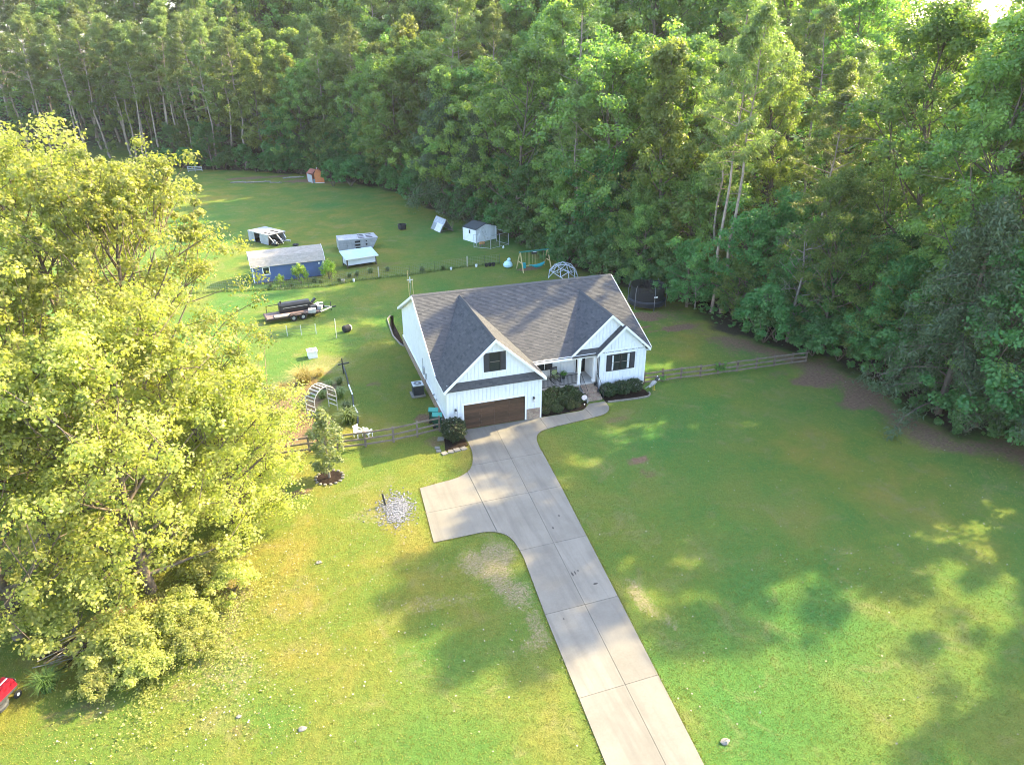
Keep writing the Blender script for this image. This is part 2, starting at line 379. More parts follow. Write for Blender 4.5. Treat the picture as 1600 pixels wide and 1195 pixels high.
for P in cells:
    if len(P) > 2 and abs(sum(P[i][0]*P[(i+1)%len(P)][1]-P[(i+1)%len(P)][0]*P[i][1] for i in range(len(P)))) > .05:
        MB().prism(P, .0, .035+rnd.random()*.006).build('slab', mconc, drive)
stain = M('rubber_stain', (.045,.04,.036), .9, .3)
for (sx, sy, l, w_, a) in ((2.72,-17.3,.34,.10,.25),(2.9,-17.25,.3,.09,.3),(3.12,-17.15,.13,.1,.2),(3.6,-18.4,.13,.3,.1),(1.0,-20.2,.12,.07,.3),(4.0,-12.2,.16,.12,0),(3.2,-13.2,.2,.12,.4)):
    MB().prism([(sx+w_*math.cos(q)*(.7+.5*rnd.random())*.5, sy+l*math.sin(q)*.5) for q in np.linspace(0, 5.6, 8)], .042, .0445).build('stain', stain, drive)

# ------------------------------------------------------------------ the house
house = thing('farmhouse', 'white board and batten house with charcoal shingle roof and brown garage door', 'house')
def poly_range(poly, v):
    """u-interval of a convex polygon [(u,v)] at height v"""
    us = []
    for i in range(len(poly)):
        (u0, v0), (u1, v1) = poly[i], poly[(i+1) % len(poly)]
        if (v0-v)*(v1-v) <= 0 and v0 != v1: us.append(u0+(u1-u0)*(v-v0)/(v1-v0))
    return (min(us), max(us)) if len(us) > 1 else None
def shingles(name, parent, O, U, V, poly, course=.16, tab=.34, mat=None, tones=(.2,.8), seed=1):
    """courses of overlapping tabs laid on the plane O + u*U + v*V inside poly"""
    rs = np.random.RandomState(seed); O, U, V = Vector(O), Vector(U).normalized(), Vector(V).normalized(); Nn = U.cross(V)
    if Nn.z < 0: Nn = -Nn
    vmax = max(q[1] for q in poly); mb = MB(); tn = []
    k = 0; v = min(q[1] for q in poly)
    while v < vmax-.02:
        r = poly_range(poly, min(v+course*.5, vmax-.01))
        if r:
            u = r[0]; base = .5+.05*math.sin(k*1.7)
            while u < r[1]-.01:
                w = min(tab*(.6+.8*rs.rand()), r[1]-u); ve = min(v+course+.02, vmax)
                jl = .02*(rs.rand()-.5); h = .018+.012*rs.rand(); e = .006
                P = [O+U*(u+e)+V*(v+jl)+Nn*h, O+U*(u+w-e)+V*(v+jl)+Nn*h, O+U*(u+w-e)+V*ve+Nn*.006, O+U*(u+e)+V*ve+Nn*.006, O+U*(u+e)+V*(v+jl)+Nn*.001, O+U*(u+w-e)+V*(v+jl)+Nn*.001]
                fl = (0,1,2,3) if (P[1]-P[0]).cross(P[2]-P[1]).dot(Nn) > 0 else (3,2,1,0)
                mb.add(P, [fl, (4,5,1,0)]); tn += [min(1, max(0, rs.normal(base*.6+.2, .15)))]*2
                u += w
        v += course; k += 1
    me = mb.mesh(name, mat or shing); setf(me, tn); return obj(name, me, parent, kind='stuff')
EZ, PG = 3.60, .911
RY, RZ, KY, BY = 10.63, 7.44, 2.46, 18.85     # main ridge, front eave, back eave
MS = (RZ-EZ)/(RY-KY); BS = (RZ-EZ)/(BY-RY)
XL, XR = -.3, 18.2
soff = M('soffit_white', (.70,.70,.70), .6, .03)
# main roof
roof = MB()
roof.slab([(XL,KY,EZ),(XR,KY,EZ),(XR,RY,RZ),(XL,RY,RZ)], (0,0,-.14)); roof.slab([(XL,BY,EZ),(XR,BY,EZ),(XR,RY+.001,RZ),(XL,RY+.001,RZ)], (0,0,-.14))
rm = roof.build('roof', M('roof_deck', (.09,.085,.08), .9), house)
sl_ = math.hypot(RY-KY, RZ-EZ); Vm = (0, RY-KY, RZ-EZ)
shingles('shingle', rm, (XL,KY,EZ), (1,0,0), Vm, [(0,-.03),(XR-XL,-.03),(XR-XL,sl_-.03),(0,sl_-.03)], seed=2)
shingles('shingle', rm, (XL,BY,EZ), (1,0,0), (0,RY-BY,RZ-EZ), [(0,-.03),(XR-XL,-.03),(XR-XL,sl_),(0,sl_)], course=.2, tab=.8, seed=3)
cap = MB()
for k in range(62):
    x = XL+(XR-XL)*k/62; cap.slab([(x,RY-.17,RZ-.055),(x+.31,RY-.17,RZ-.075),(x+.31,RY,RZ+.065),(x,RY,RZ+.085)], (0,0,.03)); cap.slab([(x,RY+.17,RZ-.055),(x+.31,RY+.17,RZ-.075),(x+.31,RY+.001,RZ+.065),(x,RY+.001,RZ+.085)], (0,0,.03))
me = cap.mesh('ridge_cap', shing); setf(me, [.75]*len(me.polygons)); obj('ridge_cap', me, rm, kind='stuff')
def gable_roof(xc, hw, y0, yv, left_back, right_poly=True, za=None, seed=5, right_front=None):
    za = za or EZ+PG*hw; xl, xr = xc-hw, xc+hw; T = (0,0,-.12); mb = MB()
    Lp = [(xl,y0,EZ),(xc,y0,za),(xc,yv,za),(xl,left_back,EZ)]; mb.slab(Lp, T)
    if right_poly: mb.slab([(xr,right_front or y0,EZ),(xc+.001,y0,za),(xc+.001,yv,za),(xr,left_back,EZ)], T)
    g = mb.build('gable_roof', MATS['roof_deck'], house)
    sl = math.hypot(hw, za-EZ)
    # u runs along y, v up the slope
    shingles('shingle', g, (xl,y0,EZ), (0,1,0), (hw,0,za-EZ), [(0,-.03),(left_back-y0+.0,-.03),(yv-y0,sl-.02),(0,sl-.02)], seed=seed)
    if right_poly: shingles('shingle', g, (xr,y0,EZ), (0,1,0), (-hw,0,za-EZ), [(0,-.03),(left_back-y0,-.03),(yv-y0,sl-.02),(0,sl-.02)], seed=seed+1)
    c = MB(); n = int((yv-y0)/.3)
    for k in range(n):
        y = y0+(yv-y0)*k/n
        c.slab([(xc-.13,y,za-.07),(xc-.13,y+.31,za-.085),(xc,y+.31,za+.035),(xc,y,za+.05)], (0,0,.028)); c.slab([(xc+.13,y,za-.07),(xc+.13,y+.31,za-.085),(xc+.001,y+.31,za+.035),(xc+.001,y,za+.05)], (0,0,.028))
    me = c.mesh('ridge_cap', shing); setf(me, [.6]*len(me.polygons)); obj('ridge_cap', me, g, kind='stuff')
    return g
GX, GH = 3.685, 3.985
gable_roof(GX, GH, -.3, 10.0, KY+.1, za=7.23, seed=11)
BXc, BH = 14.48, 3.55
g2 = gable_roof(BXc, BH, 2.57, 9.25, KY+.12, right_poly=False, za=6.78, seed=21)
SXc, SH, SY = 15.58, 2.45, 2.2
SZ = EZ+PG*SH
# shared right slope of both right gables, and the small gable's left slope
mb = MB(); xr = 18.03
mb.slab([(xr,SY,EZ),(SXc,SY,SZ),(SXc,2.57,SZ),(BXc+.002,2.57,6.78),(BXc+.002,9.25,6.78),(xr,KY+.12,EZ)], (0,0,-.12))
mb.slab([(SXc-SH,SY,EZ),(SXc-.001,SY,SZ),(SXc-.001,3.2,SZ),(SXc-SH,3.2,EZ)], (0,0,-.12))
gs = mb.build('gable_roof', MATS['roof_deck'], house)
sl2 = math.hypot(SH, SZ-EZ); slB = math.hypot(BH, 6.78-EZ)
shingles('shingle', gs, (xr,SY,EZ), (0,1,0), (-BH,0,6.78-EZ), [(0,-.03),(.4,-.03),(6.6,slB-.02),(.37,slB-.02),(.37,sl2),(0,sl2)], seed=31)
shingles('shingle', gs, (SXc-SH,SY,EZ), (0,1,0), (SH,0,SZ-EZ), [(0,-.03),(.62,-.03),(.62,sl2-.02),(0,sl2-.02)], seed=33)
# rakes, fascia
def rake(a, b, w=.22, t=.05, off=(0,-.026,0), parent=house):
    a, b = Vector(a)+Vector(off), Vector(b)+Vector(off)
    return MB().slab([a+Vector((0,0,.03)), b+Vector((0,0,.03)), b+Vector((0,0,-w)), a+Vector((0,0,-w))], (0,-t,0)).build('rake_board', trim, parent)
rake((GX-GH,-.3,EZ),(GX,-.3,7.23)); rake((GX+.001,-.3,7.23),(GX+GH,-.3,EZ))
rake((BXc-BH,2.57,EZ),(BXc,2.57,6.78)); rake((BXc+.001,2.57,6.78),(SXc+.1,2.57,6.78-PG*(SXc+.1-BXc)))
rake((SXc-SH,SY,EZ),(SXc,SY,SZ)); rake((SXc+.001,SY,SZ),(xr,SY,EZ))
def rake_x(x, s):
    for (y0, z0, y1, z1) in ((KY,EZ,RY,RZ),(BY,EZ,RY+.001,RZ)):
        MB().slab([(x,y0,z0+.035),(x,y1,z1+.035),(x,y1,z1-.2),(x,y0,z0-.2)], (s*.05,0,0)).build('rake_board', trim, house)
        MB().slab([(x+s*.0,y0,z0-.16),(x,y1,z1-.16),(x-s*.3,y1,z1-.16),(x-s*.3,y0,z0-.16)], (0,0,-.03)).build('soffit', soff, house)
rake_x(XL-.001, -1); rake_x(XR+.001, 1)
MB().bx(7.5,11.0,KY-.06,KY-.005,EZ-.2,EZ-.02).build('fascia', trim, house)
MB().bx(XL,XR,BY+.005,BY+.06,EZ-.2,EZ-.02).build('fascia', trim, house)
MB().bx(GX-GH-.06,GX-GH-.004,-.3,KY,EZ-.19,EZ-.02).build('fascia', trim, house)
MB().bx(GX+GH+.004,GX+GH+.06,-.3,KY,EZ-.19,EZ-.02).build('fascia', trim, house)
MB().bx(xr+.004,xr+.06,SY,KY,EZ-.19,EZ-.02).build('fascia', trim, house)
for q in ((GX-GH,0,-.28,KY),(7.37,GX+GH,-.28,KY),(17.7,xr,SY+.02,KY+.3)): MB().bx(*q,EZ-.22,EZ-.19).build('soffit', soff, house)
# walls
def wall(name, pts, off, mat=white, parent=house): return MB().slab(pts, off).build(name, mat, parent)
wall('wall', [(0,.0,.0),(1.2,0,0),(1.2,0,2.13),(6.08,0,2.13),(6.08,0,0),(7.37,0,0),(7.37,0,3.9),(6.9,0,4.05),(3.685,0,7.0),(.45,0,4.05),(0,0,3.9)], (0,.15,0))
wall('wall', [(0,.15,0),(0,18.5,0),(0,18.5,3.55),(0,RY,7.28),(0,KY+.3,3.6),(0,.15,3.5)], (.15,0,0))
wall('wall', [(7.37,.15,0),(7.37,5,0),(7.37,5,3.5),(7.37,.15,3.5)], (-.15,0,0))
wall('wall', [(7.37,5.0,0),(13.35,5.0,0),(13.35,5.0,3.9),(7.37,5.0,3.9)], (0,.15,0))
wall('wall', [(13.35,2.45,0),(13.35,5.0,0),(13.35,5.0,3.5),(13.35,2.45,3.5)], (.15,0,0))
wall('wall', [(13.35,2.45,0),(17.7,2.45,0),(17.7,2.45,3.6),(SXc,2.45,SZ-.2),(13.35,2.45,3.7)], (0,.15,0))
wall('wall', [(17.7,2.6,0),(17.7,18.5,0),(17.7,18.5,3.55),(17.7,RY,7.28),(17.7,2.6,3.55)], (-.15,0,0))
wall('wall', [(.15,18.5,0),(17.55,18.5,0),(17.55,18.5,3.5),(.15,18.5,3.5)], (0,-.15,0))
wall('gable_wall', [(BXc-BH+.35,2.85,3.75),(BXc+BH-.3,2.85,3.75),(BXc,2.85,6.6)], (0,.12,0))
MB().bx(9.0,13.34,2.72,2.97,3.25,3.60).build('porch_beam', trim, house)
MB().bx(7.38,13.34,2.5,5.0,3.62,3.66).build('porch_ceiling', soff, house)
# battens
bt = MB()
def battens(x0, x1, y, zf0, zf1, step=.3):
    n = int(round((x1-x0)/step))
    for i in range(n+1):
        x = x0+(x1-x0)*i/n; z0, z1 = zf0(x), zf1(x)
        if z1-z0 > .12: bt.bx(x-.022,x+.022,y-.045,y+.01,z0,z1)
c_ = lambda v: (lambda x: v)
gz_ = lambda x: 7.0-.918*abs(x-3.685)
battens(.18,1.0,0,c_(.0),c_(3.6)); battens(6.3,7.19,0,c_(1.02),c_(3.6)); battens(1.2,6.08,0,c_(2.3),c_(3.6))
battens(.75,2.72,0,c_(4.1),gz_); battens(4.62,6.6,0,c_(4.1),gz_); battens(2.95,4.4,0,c_(6.24),gz_); battens(2.95,4.4,0,c_(4.1),c_(4.5))
sz_ = lambda x: SZ-.26-.91*abs(x-SXc)
battens(13.5,13.95,2.45,c_(.6),lambda x: min(3.72, sz_(x))); battens(16.9,17.55,2.45,c_(.6),lambda x: min(3.72, sz_(x))); battens(14.15,16.7,2.45,c_(.6),c_(1.78)); battens(14.15,16.7,2.45,c_(3.46),c_(3.72)); battens(13.6,17.55,2.45,c_(3.80),sz_)
bz_ = lambda x: 6.52-.895*abs(x-BXc)
battens(11.5,17.4,2.85,c_(4.1),bz_)
battens(9.6,12.3,5.0,c_(.98),c_(3.6))
bt.build('batten', white, house, kind='stuff')
bs = MB()
for k in range(12): bs.bx(13.32,13.36,2.6+k*.2,2.625+k*.2,.98,3.5)
bs.build('batten', white, house, kind='stuff')
MB().bx(13.42,17.62,2.415,2.455,3.73,3.79).build('band_board', trim, house)
for (x, y0, y1, z0, z1) in ((-.02,-.03,.09,0,3.42),(7.39,-.03,.09,0,3.42),(17.72,2.42,2.54,.3,3.42),(13.33,2.42,2.54,.3,3.42)):
    MB().bx(x-.055,x+.055,y0,y1,z0,z1).build('corner_board', trim, house)
# pent roofs under the gables
def pent(x0, x1, yw, z0, z1, dy, xa, xb, seed):
    p = MB().slab([(x0,yw-dy,z0),(x1,yw-dy,z0),(xb,yw-.002,z1),(xa,yw-.002,z1)], (0,0,-.07)).build('pent_roof', MATS['roof_deck'], house)
    L = math.hypot(dy, z1-z0)
    shingles('shingle', p, (x0,yw-dy,z0), (1,0,0), (0,dy,z1-z0), [(0,-.02),(x1-x0,-.02),(xb-x0,L),(xa-x0,L)], course=.11, tab=.3, tones=(0,.3), seed=seed)
pent(-.24,7.62,0,3.56,4.06,.30,.42,6.95,41); pent(BXc-BH+.1,13.1,2.85,3.58,3.98,.30,BXc-BH+.5,13.6,43)
MB().bx(.0,7.37,-.075,-.035,3.38,3.5).build('frieze_board', trim, house)
# garage door
gd = MB().bx(1.2,6.08,.1,.14,0,2.13).build('garage_door', M('door_backing', (.05,.03,.02), .7), house)
plank, t, b = newmat('garage_plank'); tc = N(t, 'ShaderNodeTexCoord').outputs['Object']; mp = N(t, 'ShaderNodeMapping'); t.links.new(tc, mp.inputs[0]); mp.inputs['Scale'].default_value = (.6, 1, 9)
oi = N(t, 'ShaderNodeObjectInfo').outputs['Random']
c = ramp(t, noise(t, mp.outputs[0], 3.0, 6, .7), [(.3, (.035,.018,.010)), (.55, (.075,.04,.023)), (.75, (.115,.066,.04))])
c = mix(t, 1.0, c, ramp(t, oi, [(0, (.7,.7,.7)), (1, (1.35,1.3,1.25))]), 'MULTIPLY'); t.links.new(c, b.inputs['Base Color']); b.inputs['Roughness'].default_value = .5
for r_ in range(8):
    z0 = .012+r_*.2645; cuts = [1.2, 2.42+.15*(r_%2), 3.64, 4.86-.15*(r_%2), 6.08]
    for k in range(4): MB().bx(cuts[k]+.006,cuts[k+1]-.006,.06,.1,z0,z0+.252).build('plank', plank, gd)
MB().bx(1.08,1.2,-.04,.1,0,2.25).bx(6.08,6.2,-.04,.1,0,2.25).bx(1.2,6.08,-.04,.1,2.13,2.25).build('garage_trim', trim, house)
# brick and stone
brick_m = M('brick', (.27,.185,.135), .9, .35, 6.0, bmp=.4)
def bricks(x0, x1, y, z0, z1, face='y', bw=.3, bh=.15, parent=None, name='brick'):
    nr = max(1, round((z1-z0)/bh)); bh = (z1-z0)/nr
    for r_ in range(nr):
        u = x0-(bw/2 if r_ % 2 else 0)
        while u < x1-.02:
            a, b_ = max(u, x0), min(u+bw, x1); u += bw
            if b_-a < .05: continue
            pr = .045+.02*rnd.random(); z = z0+r_*bh
            mm = M('stone_%d' % rnd.randrange(4), ((.30,.23,.17),(.22,.17,.13),(.36,.29,.225),(.26,.185,.14))[rnd.randrange(4)], .9, .25, 6.0, bmp=.4)
            if face == 'y': MB().bx(a+.008,b_-.008,y-pr,y,z+.008,z+bh-.008).build(name, mm, parent)
            else: MB().bx(y-pr,y,a+.008,b_-.008,z+.008,z+bh-.008).build(name, mm, parent)
stone = MB().bx(6.2,7.31,-.03,0,0,.93).build('stone_veneer', M('mortar', (.35,.33,.30), .95, .1), house)
bricks(6.21,7.3,-.03,.0,.93,'y',.34,.155,stone,'stone')
stone = MB().bx(.06,1.07,-.03,0,0,.93).build('stone_veneer', MATS['mortar'], house); bricks(.07,1.06,-.03,.0,.93,'y',.34,.155,stone,'stone')
fnd = MB().bx(-.06,0,.1,18.5,0,.78).build('foundation', MATS['mortar'], house)
bricks(.12,18.48,-.06,.0,.78,'x',.62,.26,fnd,'block')
MB().bx(-.09,0.0,.1,18.55,.78,.84).build('sill_board', trim, house)
# windows
def window(parent_label, cx_, y, z0, z1, w, shw=.42, lites=1, name='window'):
    x0, x1 = cx_-w/2, cx_+w/2
    fr = MB().bx(x0,x0+.06,y-.06,y,z0,z1).bx(x1-.06,x1,y-.06,y,z0,z1).bx(x0+.06,x1-.06,y-.06,y,z1-.06,z1).bx(x0+.06,x1-.06,y-.06,y,z0,z0+.06)
    for k in range(1, lites): fr.bx(x0+w*k/lites-.05,x0+w*k/lites+.05,y-.058,y,z0+.06,z1-.06)
    wn = fr.build(name, M('dark_window_frame', (.022,.02,.02), .4), house)
    for k in range(lites):
        a = x0+w*k/lites+.06; b_ = x0+w*(k+1)/lites-.06; zm = (z0+z1)/2
        for (q0, q1, dy) in ((z0+.06, zm-.02, .03), (zm+.02, z1-.06, .015)):
            MB().bx(a,b_,y-dy,y-dy+.008,q0,q1).build('pane', glass, wn)
        MB().bx(a,b_,y-.045,y-.01,zm-.02,zm+.02).build('sash_rail', M('sash_grey', (.16,.13,.11), .5), wn)
    if shw:
        for (a, b_) in ((x0-shw, x0-.005), (x1+.005, x1+shw)):
            sh = MB().bx(a,b_,y-.05,y-.004,z0,z1).build('shutter', shut, house)
            MB().bx(a+.05,b_-.05,y-.062,y-.048,z0+.08,(z0+z1)/2-.04).bx(a+.05,b_-.05,y-.062,y-.048,(z0+z1)/2+.04,z1-.08).build('shutter_panel', shut, sh)
    return wn
window('', 3.68, -.005, 4.62, 6.13, .9, .4)
w3 = window('', 15.42, 2.445, 1.87, 3.36, 1.78, .42, 2)
cur = M('curtain', (.55,.56,.56), .9, .1)
for (a, b_) in ((14.62,14.76),(16.02,16.22)): MB().bx(a,b_,2.405,2.412,1.95,3.28).build('curtain', cur, w3)
MB().bx(2.72,4.64,-.03,0,6.14,6.24).bx(2.72,4.64,-.03,0,4.52,4.61).bx(2.72,2.79,-.03,0,4.61,6.14).bx(4.57,4.64,-.03,0,4.61,6.14).build('window_trim', trim, house)
MB().bx(13.98,16.86,2.42,2.45,3.37,3.46).bx(13.98,16.86,2.42,2.45,1.78,1.86).build('window_trim', trim, house)
window('', 9.05, 4.995, 1.55, 3.05, 1.7, .42, 2)
# front door and sidelights
fd = MB().bx(12.45,13.32,4.9,5.0,.96,3.2).build('front_door', M('door_brown', (.035,.018,.012), .4), house)
for (a, b_) in ((12.5,12.72),(13.05,13.28)):
    MB().bx(a,b_,4.885,4.9,1.15,3.05).build('sidelight', glass, fd)
MB().bx(12.78,12.99,4.88,4.9,2.2,3.0).build('door_panel', MATS['door_brown'], fd); MB().bx(12.78,12.99,4.88,4.9,1.15,2.05).build('door_panel', MATS['door_brown'], fd)
MB().bx(12.36,12.45,4.88,5.0,.96,3.3).bx(12.45,13.34,4.88,5.0,3.2,3.3).build('door_trim', trim, house)
# porch
deck = MB().bx(7.38,13.34,2.72,5.0,.0,.96).build('porch', M('porch_concrete', (.42,.41,.39), .8, .12, 2.0), house)
bricks(7.40,11.86,2.72,.0,.84,'y',.24,.105,deck)
MB().bx(7.38,11.9,2.62,2.85,.84,.97).build('porch_cap', M('cap_stone', (.50,.46,.41), .85, .15, 5.0), deck)
for x in (11.83, 13.22):
    p = MB().bx(x-.13,x+.13,2.70,2.96,.97,3.3).build('post', trim, house)
    MB().bx(x-.17,x+.17,2.66,3.0,.97,1.13).bx(x-.17,x+.17,2.66,3.0,3.12,3.25).build('post_collar', trim, p)
rl = MB().bx(7.44,11.7,2.76,2.80,1.86,1.90).bx(7.44,11.7,2.765,2.795,1.05,1.08).build('railing', dark, house)
bl_ = MB()
for k in range(36): bl_.bx(7.5+k*.118-.009,7.5+k*.118+.009,2.771,2.789,1.08,1.86)
bl_.build('baluster', dark, rl, kind='stuff')
steps = MB()
for k in range(5): steps.bx(11.96,13.30,2.72-.32*(5-k)+.05,2.72-.32*(4-k)+(.05 if k < 4 else 0),0,.155*(k+1)+.01)
stp = steps.build('steps', MATS['mortar'], house)
for k in range(5):
    ya = 2.72-.32*(5-k)+.02; zt = .155*(k+1)+.01
    for j in range(6):
        a = 11.96+j*1.34/6
        mm = M('stone_%d' % rnd.randrange(4), (.3,.2,.15)); MB().bx(a+.008,a+1.34/6-.008,ya,ya+.31,zt,zt+.045).build('brick', mm, stp)
        MB().bx(a+.008,a+1.34/6-.008,ya,ya+.028,zt-.14,zt-.004).build('brick', mm, stp)
MB().bx(11.86,11.96,1.0,2.7,0,.5).build('step_wall', MATS['mortar'], stp)
for x in (11.93, 13.33):
    h = MB().tube([(x,2.66,.97),(x,2.66,1.95),(x,2.5,1.93),(x,1.15,1.05),(x,1.08,.98),(x,1.08,.05)], .024, 6)
    h.tube([(x,2.66,1.2),(x,1.1,.35)], .014, 5)
    for k in range(6):
        u = k/6+.08; h.tube([(x,2.66-1.5*u,1.2-.85*u+.02),(x,2.66-1.5*u,1.93-.95*u)], .01, 4)
    h.build('handrail', dark, house)
# wall lanterns
for x in (.55, 6.78):
    l = MB().bx(x-.06,x+.06,-.06,-.03,1.62,1.95).bx(x-.02,x+.02,-.17,-.05,1.90,1.94).build('wall_lantern', dark, house)
    MB().lathe([(.0,.0),(.09,.0),(.10,.03),(.04,.14),(.0,.17)], 8, (x,-.16,1.84)).build('lantern_hood', dark, l)
    MB().lathe([(.05,.0),(.07,.02),(.085,.26),(.085,.28)], 8, (x,-.16,1.56)).build('lantern_glass', M('lantern_glass', (.55,.55,.53), .15, .05), l)
# gutter downpipes, meters and pipes on the left wall
MB().tube([(-.06,.22,3.4),(-.06,.22,.2),(-.3,.22,.08)], .045, 6).build('downpipe', trim, house)
MB().tube([(13.28,2.36,3.5),(13.28,2.36,.2)], .045, 6).build('downpipe', dark, house)
mt = MB().bx(-.16,-.0,8.3,8.65,1.1,1.75).build('electric_meter', M('meter_grey', (.40,.41,.42), .5), house); MB().tube([(-.12,8.48,1.75),(-.12,8.48,2.6)], .03, 6).build('conduit', galv, mt)
MB().bx(-.12,-.0,7.6,7.8,1.0,1.5).build('disconnect_box', MATS['meter_grey'], house)
MB().tube([(-.1,7.7,1.0),(-.1,7.7,.3),(-.5,7.6,.3)], .025, 6).build('conduit', dark, house)
for y, z in ((4.6,.95),(3.8,.9)): MB().lathe([(.0,0),(.08,0),(.08,.12),(.0,.14)], 8, (-.09,y,z)).build('vent_cap', galv, house)
for y in (1.6,4.2,6.0,10.0,12.5,15.0): MB().bx(-.10,-.062,y,y+.4,.3,.55).build('foundation_vent', dark, fnd)

# ------------------------------------------------------------------ beds, shrubs, walk side things
bed = MB().prism([(7.42,-.0),(10.6,.02),(11.1,.1),(11.5,.42),(11.8,.9),(11.84,2.6),(7.42,2.6)], -.02, .05).build('mulch_bed', mulch, kind='structure')
bed = MB().prism([(13.42,.62),(16.2,.42),(17.1,.45),(17.45,.8),(17.5,1.5),(17.3,2.4),(13.42,2.4)], -.02, .05).build('mulch_bed', mulch, kind='structure')
MB().prism([(-.9,-2.5),(.85,-2.3),(.9,-1.0),(.9,-.06),(.05,-.06),(-.6,-.9)], -.02, .045).build('mulch_bed', mulch, kind='structure')
MB().prism([(-.07,17.8),(-.07,26.2),(.3,26.4),(-.1,25.8),(-.5,23.6),(-.62,20.5),(-.3,18.3)], -.02, .05).build('mulch_bed', mulch, kind='structure')
def edging(pts, label, seg=.5, r=.07):
    t_ = thing('bed_edging', label, 'edging', (pts[0][0], pts[0][1], 0)); o = Vector((pts[0][0], pts[0][1], 0))
    for i in range(len(pts)-1):
        a, b_ = Vector((*pts[i], 0)), Vector((*pts[i+1], 0)); n = max(1, round((b_-a).length/seg))
        for k in range(n):
            p, q = a+(b_-a)*(k/n), a+(b_-a)*((k+1)/n); d = (q-p).normalized()
            MB().bar(p-o+d*.012+Vector((0,0,.06)), q-o-d*.012+Vector((0,0,.06)), r*1.5, .14).build('edging_stone', concrete_edge, t_)
edging([(13.5,.55),(16.2,.34),(17.15,.38),(17.5,.7),(17.58,1.1)], 'white edging stones curving round the mulch bed under the right window')
edging([(-.05,26.4),(-.5,25.4),(-.62,23.6),(-.75,20.6),(-.45,18.2),(-.2,17.6)], 'white edging stones along the black bed at the back left corner')

# ------------------------------------------------------------------ vegetation
def leaf_mesh(name, C, Nr, Up, size, aspect, mat, tone):
    """one kite-shaped face per leaf. C centres, Nr normals, Up long axis (all Nx3)"""
    Nr = Nr/np.linalg.norm(Nr, axis=1, keepdims=True); S = np.cross(Nr, Up); S /= np.linalg.norm(S, axis=1, keepdims=True)+1e-9; L = np.cross(S, Nr)
    s = size[:, None]; w = s*aspect
    V = np.stack([C-L*s*.5, C+S*w*.5+L*s*.05+Nr*s*.06, C+L*s*.5, C-S*w*.5+L*s*.05+Nr*s*.06], 1)
    n = len(C); me = bpy.data.meshes.new(name); me.vertices.add(4*n); me.vertices.foreach_set('co', V.astype(np.float32).ravel())
    me.loops.add(4*n); me.loops.foreach_set('vertex_index', np.arange(4*n, dtype=np.int32)); me.polygons.add(n)
    me.polygons.foreach_set('loop_start', np.arange(0, 4*n, 4, dtype=np.int32)); me.update(); me.materials.append(mat)
    setf(me, tone); return me
class Plant:
    def __init__(s, seed): s.rs = np.random.RandomState(seed); s.wood = MB(); s.cl = []       # clumps: (x,y,z,r)
    def limb(s, a, d, L, r0, r1=.015, n=4, up=.25, sides=5, wig=.08):
        a = np.array(a, float); d = np.array(d, float); d /= np.linalg.norm(d); P = [a]; st = L/n
        for k in range(n):
            d = d+np.array([0,0,up/n])+s.rs.normal(0, wig, 3); d /= np.linalg.norm(d); P.append(P[-1]+d*st)
        s.wood.tube(P, list(np.linspace(r0, r1, n+1)), sides, cap=False); return P
    def leaves(s, name, mat, per, size, aspect=.7, flat=.7, shell=.5, updir=.6, rad=0.0, jitter=.35, droop=0.0, tone_z=0.0, center=None):
        rs = s.rs; cl = np.array(s.cl); n = len(cl)*per; c = np.repeat(cl, per, 0)
        d = rs.normal(0, 1, (n, 3)); d /= np.linalg.norm(d, axis=1, keepdims=True)+1e-9
        r = (shell+(1-shell)*rs.rand(n))*(.55+.45*rs.rand(n)**.5); o = d*r[:, None]*c[:, 3:4]; o[:, 2] *= flat
        C = c[:, :3]+o; Nr = d*.7+rs.normal(0, .55, (n, 3))+np.array([0, 0, updir])
        Up = d*rad+rs.normal(0, 1, (n, 3))*(1-rad*.7)+np.array([0, 0, -droop])
        if center is not None: Nr += (C-np.array(center))/8.0
        sz = size*(1-jitter+2*jitter*rs.rand(n)); ct = np.repeat(rs.rand(len(cl)), per)
        tone = np.clip(.5*ct+.5*rs.rand(n), 0, 1)
        return leaf_mesh(name, C, Nr, Up, sz, aspect, mat, tone)
